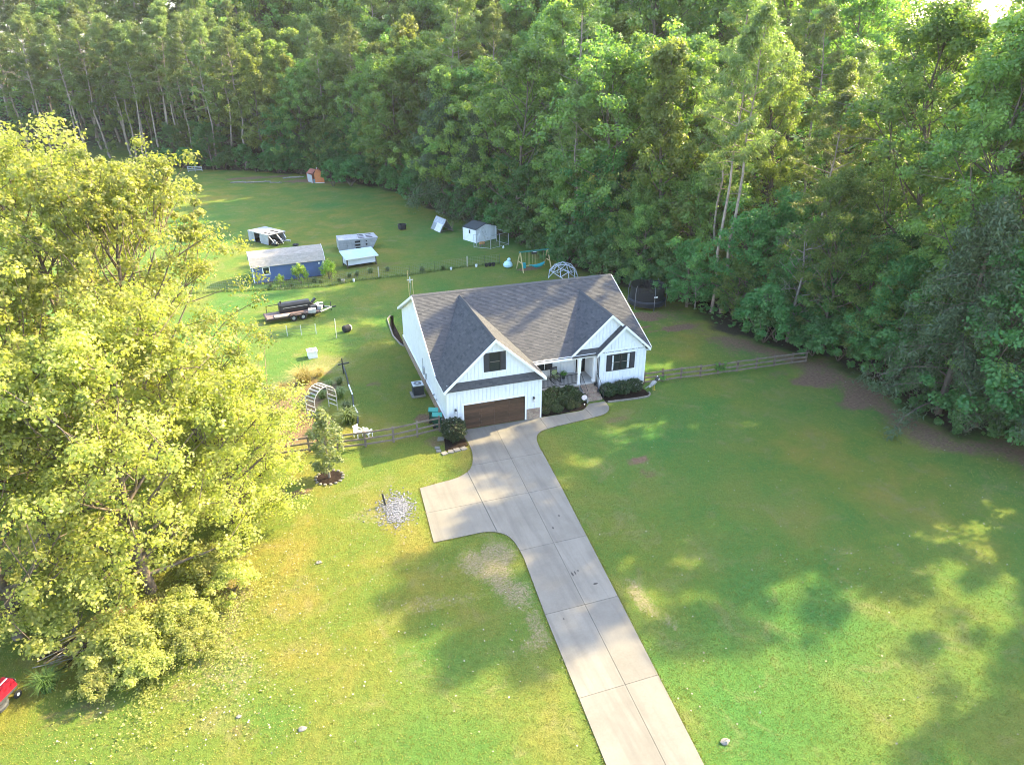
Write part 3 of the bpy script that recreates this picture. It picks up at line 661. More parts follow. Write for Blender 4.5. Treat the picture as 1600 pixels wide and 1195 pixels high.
def broad(seed, H=24., Rr=6.0, hb=.22, limbs=24, sub=5, per=60, ls=.36, cr=1.0, shape='round', tr=.28):
    p = Plant(seed); rs = p.rs; T = [np.zeros(3)]
    for k in range(8): T.append(T[-1]+np.array([rs.normal(0,.12), rs.normal(0,.12), 1])*H*.92/8)
    p.wood.tube(T, list(np.linspace(tr, .04, 9)), 7, cap=False); T = np.array(T)
    for i in range(limbs):
        u = (i+.5*rs.rand())/limbs; t_ = hb+(1-hb)*u*.97; z = t_*8*.999; k = min(7, int(z)); b_ = T[k]+(T[k+1]-T[k])*(z-k)
        if shape == 'round': f = math.sin(math.pi*min(1, .22+.78*u))**.7
        elif shape == 'column': f = (.75+.35*math.sin(u*9+seed))*(1-u**2.2)
        elif shape == 'dome': f = (.55+1.6*u)*(u < .28)+(u >= .28)*math.sqrt(max(0, 1-((u-.28)/.74)**2))
        else: f = (1-u)**.8+.12
        az = i*2.399+rs.normal(0, .4); L = Rr*(f*(.75+.5*rs.rand())+.12); el = .25+.8*u+rs.normal(0, .12)
        P = p.limb(b_, (math.cos(az)*math.cos(el), math.sin(az)*math.cos(el), math.sin(el)), L, .1*(1-u)+.035, up=.35)
        p.cl.append((*P[-1], cr*(.7+.5*rs.rand())))
        for j in range(sub):
            q = P[1+int(rs.rand()*3.99)]; a2 = az+rs.normal(0, 1.0); e2 = el+rs.normal(.1, .45)
            l2 = L*(.18+.3*rs.rand())+.3; e = np.array(q)+np.array([math.cos(a2)*math.cos(e2), math.sin(a2)*math.cos(e2), math.sin(e2)])*l2
            if j % 2 == 0: p.wood.tube([q, e], [.035, .012], 3, cap=False)
            p.cl.append((*e, cr*(.65+.6*rs.rand())))
    return p, dict(per=per, size=ls)
def pine(seed, H=30., Rr=4.0, bare=.5, per=52):
    p = Plant(seed); rs = p.rs; T = [np.zeros(3)]
    for k in range(8): T.append(T[-1]+np.array([rs.normal(0,.08), rs.normal(0,.08), 1])*H*.97/8)
    p.wood.tube(T, list(np.linspace(.27, .05, 9)), 7, cap=False); T = np.array(T)
    for i in range(30):
        u = (i+.4*rs.rand())/30; z = (bare+(1-bare)*u)*7.99; k = min(7, int(z)); b_ = T[k]+(T[k+1]-T[k])*(z-k)
        az = i*2.399+rs.normal(0,.4); f = (.55+.6*math.sin(math.pi*min(1,u*.9+.12)))*(1-u**2.5); L = Rr*(f*(.6+.6*rs.rand())+.1); el = -.05+.75*u+rs.normal(0,.12)
        P = p.limb(b_, (math.cos(az)*math.cos(el), math.sin(az)*math.cos(el), math.sin(el)), L, .06*(1-u)+.025, up=.3, sides=4)
        for s_ in (2, 3, 4): p.cl.append((*(np.array(P[s_])+rs.normal(0,.25,3)), .8+.5*rs.rand()))
        p.cl.append((*(np.array(P[3])+rs.normal(0,.7,3)*np.array([1,1,.4])), .7+.4*rs.rand()))
    for k in range(4):
        z = (.2+.3*rs.rand())*H; az = rs.rand()*6.28; p.limb((T[3][0],T[3][1],z),(math.cos(az),math.sin(az),-.1), .8+.8*rs.rand(), .03, sides=3, n=2)
    return p
def cedar(seed, H=14., Rr=4.2, n=60):
    p = Plant(seed); rs = p.rs; p.wood.tube([(0,0,0),(.2,.1,H*.5),(.1,0,H*.97)], [.22,.13,.03], 7, cap=False)
    for i in range(n):
        u = i/n; z = H*(.08+.88*u); az = i*2.399+rs.normal(0,.3); L = Rr*((1-u)**.75*(.65+.6*rs.rand())+.1)
        P = p.limb((.15*u,.05,z), (math.cos(az), math.sin(az), .35), L, .05*(1-u)+.02, up=-.75, sides=3, n=4)
        for s_ in (1, 2, 3, 4): p.cl.append((*(np.array(P[s_])+rs.normal(0,.15,3)-np.array([0,0,.25])), .6+.35*rs.rand()))
    return p
def shrub(seed, H=2.6, Rr=1.8, n=46, cr=.5):
    p = Plant(seed); rs = p.rs
    for i in range(7):
        az = rs.rand()*6.28; p.limb((0,0,0),(math.cos(az)*.7,math.sin(az)*.7,1), H*(.5+.3*rs.rand()), .04, sides=3, n=3)
    for i in range(n):
        az = rs.rand()*6.28; e = rs.rand()**.8*1.5; q = .55+.45*rs.rand()**.5
        p.cl.append((Rr*q*math.cos(az)*math.cos(e), Rr*q*math.sin(az)*math.cos(e), .25*H+.72*H*q*math.sin(e), cr*(.6+.7*rs.rand())))
    return p
LB = leafmat('broad_leaf', (.072,.130,.042), (.225,.280,.084), .48, .05, vr=.8)
LT = leafmat('poplar_leaf', (0.120,0.174,0.048), (0.324,0.348,0.114), .52, .05, vr=.7)
LP = leafmat('pine_needle', (.080,.120,.044), (.245,.285,.105), .38, .04, vr=.7)
LC = leafmat('cedar_leaf', (.052,.086,.044), (.105,.140,.070), .25, .02)
LS = leafmat('shrub_leaf', (0.050,0.126,0.041), (0.126,0.228,0.070), .38, .05)
LX = leafmat('box_leaf', (.014,.030,.011), (.034,.062,.020), .15, .01)
LY = leafmat('tulip_leaf', (.16,.195,.052), (.47,.44,.17), .56, .012)
LV = leafmat('silver_leaf', (.19,.24,.11), (.38,.40,.22), .42, .01)
KINDS = {}
def proto(kind, p, leaf_me, wood_mat, cname='crown', wname='trunk'):
    KINDS.setdefault(kind, []).append((p.wood.mesh(wname, wood_mat, True), leaf_me))
for s in range(5):
    p, k = broad(100+s, 23+s%3, 6.6+.5*(s%3), .13+.05*(s%2), 26, 6, cr=1.15); proto('broad', p, p.leaves('crown', LB, 92, .35, .72, .75, .4), bark)
for s in range(4):
    p, k = broad(200+s, 27, 5.0, .2, 30, 6, 56, shape='column', cr=1.05); proto('poplar', p, p.leaves('crown', LT, 88, .32, .8, .85, .35), bark)
for s in range(2):
    p, k = broad(250+s, 24, 6.4, .12, 30, 7, cr=1.0); proto('broad_near', p, p.leaves('crown', LB, 170, .21, .75, .75, .3), bark)
    p, k = broad(260+s, 27, 5.0, .2, 32, 7, shape='column', cr=.95); proto('poplar_near', p, p.leaves('crown', LT, 170, .20, .8, .85, .3), bark)
p, k = broad(290, 27, 5.2, .3, 22, 4, shape='column', cr=.75); proto('poplar_shade', p, p.leaves('crown', LT, 110, .24, .8, .85, .3), bark)  # crown kept thin so the added shade trees cast dapples
for s in range(4):
    p = pine(300+s, 31, 4.3, (.46,.55,.5,.58)[s]); proto('pine', p, p.leaves('crown', LP, 80, .46, .24, .62, .2, .5, rad=.8), pbark)
for s in range(2):
    p = cedar(400+s); proto('cedar', p, p.leaves('crown', LC, 110, .27, .26, 1.2, .2, .1, rad=.3, droop=1.0), bark)
for s in range(4):
    p = shrub(500+s, 2.9+.5*s, 2.1, 54); proto('shrub', p, p.leaves('foliage', LS, 120, .20, .7, .8, .35), bark, wname='stem')
for s in range(2):
    p, k = broad(600+s, 11, 3.7, .06, 26, 6, 70, cr=.85); proto('sapling', p, p.leaves('crown', LB if s else LS, 120, .22, .7, .75, .35), bark)
# a bare, bleached tree
p = Plant(650); rs_ = p.rs; p.wood.tube([(0,0,0),(.3,.2,3),(.2,.5,6.5),(.8,.4,10)], [.17,.13,.08,.025], 6, cap=False)
for i in range(22):
    z = 2.5+7*i/22; az = i*2.4; P = p.limb((.2,.3,z),(math.cos(az),math.sin(az),.5), 1.2+2.6*rs_.rand()*(1-i/30), .05, n=4, sides=4, wig=.16)
    for j in range(4):
        q = P[1+j%4]; p.limb(q,(rs_.normal(),rs_.normal(),.5), .6+.9*rs_.rand(), .02, .006, n=2, sides=3)
    if i % 3 == 0: p.cl.append((*P[-1], .6))
proto('bare', p, p.leaves('crown', LC, 40, .22, .6, .8, .3), pale_bark)
WOODN = {'shrub': ('foliage', 'stem')}
CAT = {'broad': 'tree', 'poplar': 'tree', 'pine': 'tree', 'cedar': 'tree', 'sapling': 'tree', 'broad_near': 'tree', 'poplar_near': 'tree', 'poplar_shade': 'tree', 'bare': 'tree', 'shrub': 'shrub'}
NAME = {'broad': 'broadleaf_tree', 'poplar': 'poplar_tree', 'broad_near': 'broadleaf_tree', 'poplar_near': 'poplar_tree', 'poplar_shade': 'poplar_tree', 'pine': 'pine_tree', 'cedar': 'cedar_tree', 'sapling': 'young_tree', 'bare': 'bare_tree', 'shrub': 'wild_shrub'}
def plant(kind, x, y, label, sc=1.0, var=None, group=None, rz=None, z=None):
    L = KINDS[kind]; wm, lm = L[(var if var is not None else rnd.randrange(99)) % len(L)]
    scl = sc if hasattr(sc, '__len__') else (sc*(.92+.16*rnd.random()),)*2+(sc,)
    t_ = thing(NAME[kind], label, CAT[kind], (x, y, (hz(x, y) if z is None else z)-.08), rnd.random()*6.28 if rz is None else rz, group, scl)
    fn, sn = WOODN.get(kind, ('crown', 'trunk')); obj(sn, wm, t_); obj(fn, lm, t_); return t_

# --- the wood round the clearing
LMK = [((0,112),'by the orange playhouse'),((-28,138),'behind the white rail fence'),((14,64),'behind the grey hutch'),((19,55),'behind the white coop shed'),((21,38),'behind the swing set'),
       ((23,32),'behind the dome climber'),((28,20),'behind the trampoline'),((34,2),'by the right fence end'),((8,95),'right of the back field'),
       ((-14,126),'behind the bleached logs'),((31,12),'right of the trampoline'),((36,-6),'along the front lawn'),((42,-18),'past the lawn rim'),((-60,160),'at the far left')]
def where(x, y): return min(LMK, key=lambda q: (q[0][0]-x)**2+(q[0][1]-y)**2)[1]
DESC = {'broad': ('dark rounded broadleaf tree', 'leafy broadleaf tree', 'deep green broadleaf tree'), 'poplar': ('tall pale narrow tree', 'sunlit yellow tall tree', 'slim light green tree'),
        'pine': ('tall bare trunked pine', 'layered pine', 'lofty high crowned pine'), 'cedar': ('feathery grey green drooping tree', 'dark drooping evergreen tree'), 'sapling': ('small bushy young tree', 'low leafy young tree'), 'shrub': ('leafy green shrub', 'dense dark shrub', 'rounded wild shrub')}
pr = random.Random(21); used = []; cnt = 0
def visible(x, y, z):
    d = Vector((x, y, z))-CAM; f = Vector((math.sin(YAW)*math.cos(PIT), math.cos(YAW)*math.cos(PIT), -math.sin(PIT))); r_ = Vector((math.cos(YAW), -math.sin(YAW), 0)); u = r_.cross(f)
    w = d.dot(f)
    return w > 1 and abs(d.dot(r_)/w) < .80 and d.dot(u)/w < .62 and d.dot(u)/w > -.7
def pick(x, y, d):
    v = pr.random()
    if y > 128 and x < -14: return 'pine' if v < .72 else ('poplar' if v < .85 else 'broad')
    if y > 60: return 'broad' if v < .5 else ('poplar' if v < .82 else 'pine')
    if y > 5: return 'pine' if v < .24 else ('poplar' if v < .58 else 'broad')
    return 'broad' if v < .5 else ('poplar' if v < .85 else 'pine')
tries = 0
cand = []
while tries < 26000:
    tries += 1; x = pr.uniform(-110, 120); y = pr.uniform(-40, 260); cand.append((x, y))
ca = np.array(cand); da = edge_dist(ca[:, 0], ca[:, 1])
order = [i for i in range(len(cand)) if 1.5 < da[i] < (62 if cand[i][1] < 90 else 85)]
pts = []
for i in order:
    x, y = cand[i]; d = da[i]; far = math.hypot(x+10, y+44)
    sp = (4.2 if d < 8 else 6.2 if d < 22 else 7.6)*(1.0 if far < 140 else 1.0)
    if 29 < x < 37.5 and 9 < y < 18 and d < 5: continue
    if y < -15 and (x < 44 or d > 30): continue
    if not visible(x, y, hz(x, y)+20) and not (d < 24 and -34 < y < 70): continue
    if any((x-a)**2+(y-b_)**2 < sp*sp for a, b_, _ in pts): continue
    pts.append((x, y, d))
print('wood trees', len(pts))
pts = pts[:290]
seen = {}
for (x, y, d) in pts:
    k = pick(x, y, d); s = 1.0
    if d < 4: k = 'sapling' if pr.random() < .35 else k
    if k == 'broad': s = .78+.35*pr.random()
    elif k == 'poplar': s = .78+.3*pr.random()
    elif k == 'pine': s = .8+.25*pr.random()
    else: s = .8+.5*pr.random()
    s *= 1.0 if d < 6 else 1.18
    if 3 < y < 27: s *= .86
    elif 27 <= y < 46: s *= .84
    if k == 'pine' and 3 < y < 27: s *= .9
    if -19.5 < y < -13.5 and x > 40: s *= .62
    if y <= -19.5: s *= 1.0
    if d > 25: s *= 1.06
    if d > 36 and y > 60: s *= 1.35
    g = None
    if d < 9:
        lab = DESC[k][pr.randrange(len(DESC[k]))]+' edging the wood '+where(x, y)
    else:
        lab = {'broad':'broadleaf tree','poplar':'pale green tall tree','pine':'pine','sapling':'young tree'}[k]+' in deep wood '+where(x, y)
    if y < 26 and d < 20 and k in ('broad', 'poplar'): k += '_near'
    plant(k, x, y, lab, s, group='trees of the wood '+where(x, y))
# edge shrubs
es = []
for i in range(len(EDGE)-1):
    a, b_ = Vector((*EDGE[i], 0)), Vector((*EDGE[i+1], 0)); L = (b_-a).length; n = int(L/(2.3 if a.y < 60 else 3.2))
    nn = Vector((b_.y-a.y, -(b_.x-a.x), 0)).normalized()
    for k in range(n):
        q = a+(b_-a)*((k+pr.random()*.7)/n)
        pass
        for off in (pr.uniform(-.2, 1.6), pr.uniform(2.6, 4.6), pr.uniform(5, 9)):
            x, y = q.x+nn.x*off, q.y+nn.y*off
            if 30 < x < 33.8 and 11.5 < y < 17 : continue
            if visible(x, y, 1) and y < 150: es.append((x, y, off))
for (x, y, off) in es:
    if off > 4.8 and pr.random() < .45: continue
    if pr.random() < (.12 if off < 2 else .45 if off < 4.8 else 1): plant('sapling', x, y, DESC['sapling'][pr.randrange(2)]+' at wood edge '+where(x, y), .5+.5*pr.random()+(.2 if off > 4.8 else 0), group='trees of the wood '+where(x, y))
    else: plant('shrub', x, y, DESC['shrub'][pr.randrange(3)]+' at wood edge '+where(x, y), .8+.75*pr.random(), group='shrubs at the wood edge '+where(x, y))
rs = np.random.RandomState(5); ux, uy = rs.uniform(-110, 110, 260000), rs.uniform(-40, 240, 260000); ud = edge_dist(ux, uy)
k = (ud > 1) & (ud < 130) & (rs.rand(len(ux)) < np.clip(70/np.hypot(ux+10, uy+44), .35, 1)); ux, uy = ux[k], uy[k]; n = len(ux)
obj('undergrowth', leaf_mesh('undergrowth', np.stack([ux, uy, height(ux, uy)+(1.0+np.clip(ud[k]-20, 0, 60)*.05)*rs.rand(n)**1.4], -1), np.stack([rs.normal(0,.4,n), rs.normal(0,.4,n), np.ones(n)], -1), rs.normal(0,1,(n,3)), (.35+.35*rs.rand(n))*(1+np.clip(ud[k]-15, 0, 60)*.025), .7, LS, rs.rand(n)), kind='stuff')
# trees one can single out, then tall ones added for their shade
plant('cedar', 37.6, -9.5, 'large feathery grey green tree with pale bare twigs drooping over the lawn edge', (1.35,1.35,1.25), 0)
plant('cedar', 41.0, -14.5, 'feathery drooping tree at the right rim of the front lawn', (1.2,1.2,1.1), 1)
plant('cedar', 17.6, 75, 'big dark feathery tree between the back field and the grey hutch', (1.7,1.7,1.6), 0)
plant('cedar', 21.6, 66, 'dark feathery tree behind the grey hutch', (1.3,1.3,1.3), 1)
plant('bare', 36.0, 6.6, 'leafless bleached tree with spreading branches above the right fence end', (1.15,1.15,1.1), 0)
plant('bare', 32.4, 17.6, 'low tangle of bare bleached branches right of the trampoline', (.55,.55,.5), 0)
for i, (x, y, s, w_) in enumerate(((33.6,16.2,.92,'left'),(34.4,15.6,.98,'right'))):
    plant('pine', x, y, 'slim bare trunked pine, %s of a close pair behind the trampoline' % ('shorter' if i == 0 else 'taller'), (s*.8,s*.8,s), 3)
plant('shrub', 5.2, 106.5, 'bright green large leaved shrub right of the orange playhouse', (1.8,1.6,1.5), 1)
plant('shrub', 1.6, 107.5, 'rounded mid green shrub between the orange playhouse and the bright shrub', (1.2,1.2,1.4), 2)
for i, (x, y) in enumerate(((-62,164),(-56,163),(-48.5,159),(-44,160),(-42.6,158.5),(-40,157),(-36,153),(-33,152),(-30.5,150),(-25,146),(-22,147))):
    plant('pine', x, y, 'tall bare trunked pine in the back left row', (.95,.95,1.0+.1*pr.random()), i, group='pines in a row at the back left')
for i, (x, y, s, lab) in enumerate(((47,-8.0,1.42,'added shade casting pale green tree behind the drooping tree at the right rim'),(52.5,-4.5,1.52,'tallest added shade casting pale green tree above the right wood'),(44.5,-4.5,1.38,'added shade casting pale green tree left of the tallest one above the right wood'),(49.5,-.5,1.4,'added shade casting pale green tree above the right fence end'))):
    plant('poplar_shade', x, y, lab, (s*1.05,s*1.05,s), 0)  # added, mostly out of view, to throw shade streaks onto the left lawn
# labels: where several trees would share one, tell them apart by their order in the view
def view_x(o):
    d = Vector((o.location.x, o.location.y, o.location.z+8))-CAM; f = Vector((math.sin(YAW)*math.cos(PIT), math.cos(YAW)*math.cos(PIT), -math.sin(PIT))); return d.dot(Vector((math.cos(YAW), -math.sin(YAW), 0)))/d.dot(f)
ORD = ['leftmost', 'second from left', 'third from left', 'fourth from left', 'fifth from left', 'sixth from left', 'seventh from left', 'eighth from left', 'ninth from left', 'tenth from left', 'eleventh from left', 'twelfth from left', 'thirteenth from left', 'fourteenth from left', 'fifteenth from left', 'sixteenth from left']
same = {}
for o in COL.objects:
    if o.get('category') in ('tree', 'shrub'): same.setdefault(o['label'], []).append(o)
for lab, L in same.items():
    if 1 < len(L) <= 16:
        L.sort(key=view_x)
        for i, o in enumerate(L):
            w_ = 'rightmost' if i == len(L)-1 else ORD[i]
            o['label'] = lab+', '+w_
# --- the big sunlit trees on the left
def tulip(seed, H, Rr, limbs, sub, per, ls, hb=.08):
    p, k = broad(seed, H, Rr, hb, limbs, sub, per, cr=.9, shape='dome', tr=.32); rs = p.rs
    for i in range(34):                              # upright shoots at the top
        az = rs.rand()*6.28; r_ = Rr*.62*rs.rand()**.5; z = H*(.88+.06*rs.rand())-r_*.5
        P = p.limb((r_*math.cos(az), r_*math.sin(az), z), (math.cos(az)*.35, math.sin(az)*.35, 1), 2.2+1.3*rs.rand(), .03, .008, n=4, sides=3, up=.2)
        for q in P[2:]: p.cl.append((*q, .34))
    return p
tl = [(700, 20.6, 5.9, 48, 9, 130, .135, 'tall sunlit yellow green tree with upright shoots at its top on the left', -17.9, -4.8), (701, 20.8, 6.6, 48, 9, 120, .15, 'tall yellow green tree crowding the upper left rim', -22.8, 1.2),
      (702, 8.6, 3.8, 44, 9, 125, .12, 'smaller spreading yellow green tree between the tall left trees and the young tree', -15.0, -6.5), (703, 14.0, 5.4, 42, 9, 125, .14, 'low spreading yellow green tree in front of the tall left trees', -19.2, -11.2),
      (704, 17, 5.6, 42, 9, 120, .15, 'yellow green tree at the left rim, half out of the picture', -24.0, -7.6), (705, 11, 4.6, 38, 9, 115, .15, 'yellow green tree at the lower left rim above the red mower', -25.0, -12.6)]
for (sd_, H, Rr, li, su, per, ls, lab, x, y) in tl:
    p = tulip(sd_, H, Rr, li, su, per, ls)
    t_ = thing('tulip_tree', lab, 'tree', (x, y, -.05), 0.0); obj('trunk', p.wood.mesh('trunk', bark, True), t_)
    obj('crown', p.leaves('crown', LY, per, ls, .8, .8, .25, .5, jitter=.6), t_)
p = shrub(710, 2.4, 1.9, 50, .5); lm_ = p.leaves('foliage', LY, 170, .13, .6, .8, .2, jitter=.6); wm_ = p.wood.mesh('stem', bark)
for i, (x, y, s, lab) in enumerate(((-17.2,-14.6,1.0,'leafy weedy shrub under the left trees nearest the lawn'),(-19.8,-15.6,1.15,'weedy shrub beside the ornamental grass clump'),(-16.0,-11.0,.95,'weedy shrub in the shade of the left trees'),(-13.4,-5.0,.8,'weedy shrub left of the young tree'),(-22.6,-13.2,1.2,'weedy shrub behind the red mower'),(-16.6,-16.4,.8,'low weedy shrub nearest the bare soil at the lower left'),(-18.6,-17.3,.8,'low weedy shrub right of the ornamental grass clump'),(-20.6,-17.4,.65,'lowest weedy shrub near the bottom left corner'),(-15.0,-12.6,.8,'weedy shrub at the lawn edge of the left trees'))):
    t_ = thing('weedy_shrub', lab, 'shrub', (x, y, -.05), i*1.3, None, (s, s, s*.8)); obj('stem', wm_, t_); obj('foliage', lm_, t_)
rs = np.random.RandomState(31); n = 15000; th = rs.rand(n)*6.283; rr = np.abs(rs.normal(0, 1, n)); gcx = -17.6+2.3*rr*np.cos(th)+.5*np.sin(th*5); gcy = -14.6+3.2*rr*np.sin(th)
obj('ground_cover', leaf_mesh('ground_cover', np.stack([gcx, gcy, .05+.5*rs.rand(n)**2.2*np.clip(1.6-rr*.7, .15, 1.2)], -1), np.stack([rs.normal(0,.5,n), rs.normal(0,.5,n), np.ones(n)], -1), rs.normal(0,1,(n,3)), .06+.09*rs.rand(n), .6, LY, rs.rand(n)), kind='stuff')
# young grey-green tree with its mulch ring
p = Plant(720); rs_ = p.rs; p.wood.tube([(0,0,0),(.05,0,1.2),(0,.05,4.6)], [.07,.06,.015], 6, cap=False)
for i in range(95):
    u = rs_.rand(); az = rs_.rand()*6.28; f = math.sin(math.pi*min(1, .12+.86*u))**.8*(1 if u < .5 else 1-.5*(u-.5)); r_ = 1.35*f*rs_.rand()**.5
    p.cl.append((r_*math.cos(az), r_*math.sin(az), .7+4.4*u, .36))
    if i % 4 == 0: p.wood.tube([(0,0,.5+3.6*u),(r_*math.cos(az), r_*math.sin(az), .7+4.4*u)], [.02,.006], 3, cap=False)
yt = thing('young_tree', 'dense grey green young tree standing in a mulch ring by the rail fence', 'tree', (-9.15,-3.3,0))
obj('trunk', p.wood.mesh('trunk', pale_bark), yt); obj('crown', p.leaves('crown', LV, 70, .17, .5, 1.0, .3, .4, droop=-.6), yt)
MB().prism([(.85*math.cos(q)*(1+.1*math.sin(5*q)), .8*math.sin(q)) for q in np.linspace(0, 6.0, 20)], 0, .05).build('mulch_ring', mulch, yt)
rg = MB()
for k in range(16):
    q = k*math.pi/8; MB().ball((.92*math.cos(q), .88*math.sin(q), .05), .11, 6, 4, .3, (1.2,1,.7)).build('ring_stone', concrete_edge, yt)
# round clipped bush by the garage, foundation shrubs
def clipped(seed, n, Rr, H, per, ls, mat, sq=1.0):
    p = Plant(seed); rs = p.rs
    p.wood.tube([(0,0,0),(0,0,H*.6)], [.06,.03], 5)
    for i in range(n):
        az = i*2.399; zz = 1-2*(i+.5)/n; rr = math.sqrt(1-zz*zz)**sq; q = .78+.14*rs.rand()
        p.cl.append((Rr*q*rr*math.cos(az), Rr*q*rr*math.sin(az), H*.52+H*.46*q*zz, Rr*.24))
    return p.wood.mesh('stem', bark), p.leaves('foliage', mat, per, ls, .65, .9, .2, .4)
wb, lb = clipped(730, 90, .95, 1.9, 95, .085, LX, .75)
t_ = thing('clipped_bush', 'round clipped dark green bush at the left corner of the garage', 'bush', (.1,-1.25,0)); obj('stem', wb, t_); obj('foliage', lb, t_)
wb, lb = clipped(731, 60, .75, 1.15, 70, .10, LX)
for (x, y, s, lab) in ((14.05,1.62,1.0,'first dark rounded shrub right of the front steps'),(15.3,1.58,1.05,'middle dark rounded shrub of three under the right window'),(16.5,1.7,1.0,'dark rounded shrub at the right end under the window')):
    t_ = thing('foundation_shrub', lab, 'shrub', (x,y,.02), x, 'three shrubs under the right window', s); obj('stem', wb, t_); obj('foliage', lb, t_)
wb2, lb2 = clipped(732, 60, .85, 1.25, 60, .13, leafmat('laurel_leaf', (.016,.036,.012), (.062,.085,.026), .18, .02))
for i, (x, y, s) in enumerate(((8.1,1.75,1.0),(9.4,1.85,1.1),(10.65,1.95,1.0),(8.7,.95,.72),(10.1,.98,.7),(11.25,1.3,.7))):
    t_ = thing('foundation_shrub', ('leafy dark shrub in the porch bed, back row beside the garage wall','tallest leafy shrub in the middle of the porch bed back row','leafy dark shrub in the porch bed, back row beside the steps','shrub in the second row of the porch bed near the garage','shrub in the second row at the middle of the porch bed','shrub in the porch bed behind the round sign')[i], 'shrub', (x,y,.02), i*2.1, 'shrubs in the porch bed', s); obj('stem', wb2, t_); obj('foliage', lb2, t_)
for i, (x, y, s) in enumerate(((7.95,.42,.42),(8.95,.36,.5),(10.15,.5,.4),(10.75,.62,.38))):
    t_ = thing('low_shrub', ('small low shrub at the garage corner of the porch bed','widest small low shrub at the front of the porch bed','small low shrub, third along the front of the porch bed','small low shrub left of the round sign')[i], 'shrub', (x,y,.02), i, 'small shrubs along the walk', (s*1.2,s*1.2,s)); obj('stem', wb2, t_); obj('foliage', lb2, t_)
# garden plants, weeds, ornamental grass
def grassy(n, H, spread, w, lo, hi, name, seed):
    rs = np.random.RandomState(seed); az = rs.rand(n)*6.28; ln = H*(.6+.5*rs.rand(n)); out = spread*(.4+.8*rs.rand(n)); b0 = rs.normal(0, spread*.14, (n, 2))
    V = []; F = []
    for i in range(n):
        d = np.array([math.cos(az[i]), math.sin(az[i]), 0]); s_ = np.array([-d[1], d[0], 0])*w/2; o = np.array([*b0[i], 0]); k = len(V)
        q1 = o+d*out[i]*.35+np.array([0,0,ln[i]*.75]); q2 = o+d*out[i]+np.array([0,0,ln[i]*(.95-.35*rs.rand())])
        V += [o-s_, o+s_, q1+s_*.8, q1-s_*.8, q2]; F += [(k,k+1,k+2,k+3),(k+3,k+2,k+4)]
    me = bpy.data.meshes.new('blades'); me.from_pydata([tuple(v) for v in V], [], F); me.materials.append(leafmat(name, lo, hi, .3, .01)); setf(me, np.repeat(rs.rand(n), 2)); return me
og = grassy(260, 1.0, .9, .035, (.05,.11,.03), (.14,.22,.07), 'grass_blade', 3)
t_ = thing('ornamental_grass', 'green clump of long arching grass beside the red mower', 'grass clump', (-22.8,-16.6,0)); obj('blades', og, t_)
dg = grassy(420, 1.3, 1.3, .03, (.20,.16,.055), (.42,.33,.12), 'dry_blade', 4)
for i, (x, y, s, lab) in enumerate(((-9.9,12.3,1.25,'large golden dry bush in the sunlit garden plot'),(-11.6,10.6,.9,'smaller golden dry bush left of the large one'),(-8.6,13.4,.75,'golden dry tuft near the white hive box'),(-11.0,5.6,.7,'yellow green tuft left of the slatted arch'))):
    t_ = thing('dry_bush', lab, 'bush', (x,y,0), i, None, s); obj('blades', dg, t_)
gw = grassy(200, .8, .6, .05, (.085,.135,.035), (.20,.24,.085), 'weed_blade', 5)
wl = [(-7.2,8.6,1.2,'dark weed tuft by the upper end of the garden edging'),(-6.95,6.2,1.0,'weed tuft half way along the garden edging'),(-7.0,3.9,1.8,'tall dark weed clump by the lower end of the garden edging'),(-8.6,8.9,1.0,'weeds growing behind the slatted arch'),(-8.9,6.0,.9,'weeds growing inside the slatted arch'),(-10.4,7.2,1.1,'weeds left of the slatted arch'),(-7.9,10.6,1.0,'weeds above the slatted arch'),(-7.0,11.2,.9,'weeds by the black cross shaped post'),(-9.4,3.2,.9,'weed tuft in front of the slatted arch')]
for i, (x, y, s, lab) in enumerate(wl):
    t_ = thing('weed_clump', lab, 'weeds', (x,y,0), i*1.7, 'weeds in the garden plot', s); obj('blades', gw, t_)
lime = leafmat('lime_leaf', (.14,.23,.035), (.30,.38,.08), .45, .01)
p = shrub(740, 2.0, 1.1, 40, .36); ll = p.leaves('foliage', lime, 70, .15, .5, 1.2, .3, .3, droop=-1.0); lw = p.wood.mesh('stem', bark)
for (x, y, s, lab) in ((-8.6,41.2,1.2,'lime green sunlit shrub in front of the blue shed'),(-11.0,40.6,.75,'small lime green shrub left of the bigger one before the blue shed'),(-5.1,42.1,1.15,'tall lime green shrub at the right corner of the blue shed')):
    t_ = thing('lime_shrub', lab, 'shrub', (x,y,0), x, None, (s*.8,s*.8,s)); obj('stem', lw, t_); obj('foliage', ll, t_)
for i, (x, y, s, w_) in enumerate(((-7.0,41.3,.9,'right of the large lime green shrub'),(-6.2,40.8,.7,'below the right end of the blue shed'),(-9.8,40.4,.7,'just left of the large lime green shrub'),(-2.6,42.0,.8,'left of the white raised coop'),(-1.6,42.4,.8,'under the left leg of the white raised coop'),(.2,43.0,.9,'under the middle of the white raised coop'),(2.4,43.2,.8,'right of the white raised coop'),(6.6,41.3,1.0,'tallest, between the coop and the swing set'),(9.4,41.3,.8,'next to the white bucket and pale post'),(-4.0,40.6,.7,'beside the tan pot'),(-12.2,41.2,.6,'below the window of the blue shed'))):
    t_ = thing('weed_clump', 'weeds on the wire fence line, '+w_, 'weeds', (x,y,0), i, 'weeds along the wire fence', s*1.1); obj('blades', gw, t_)

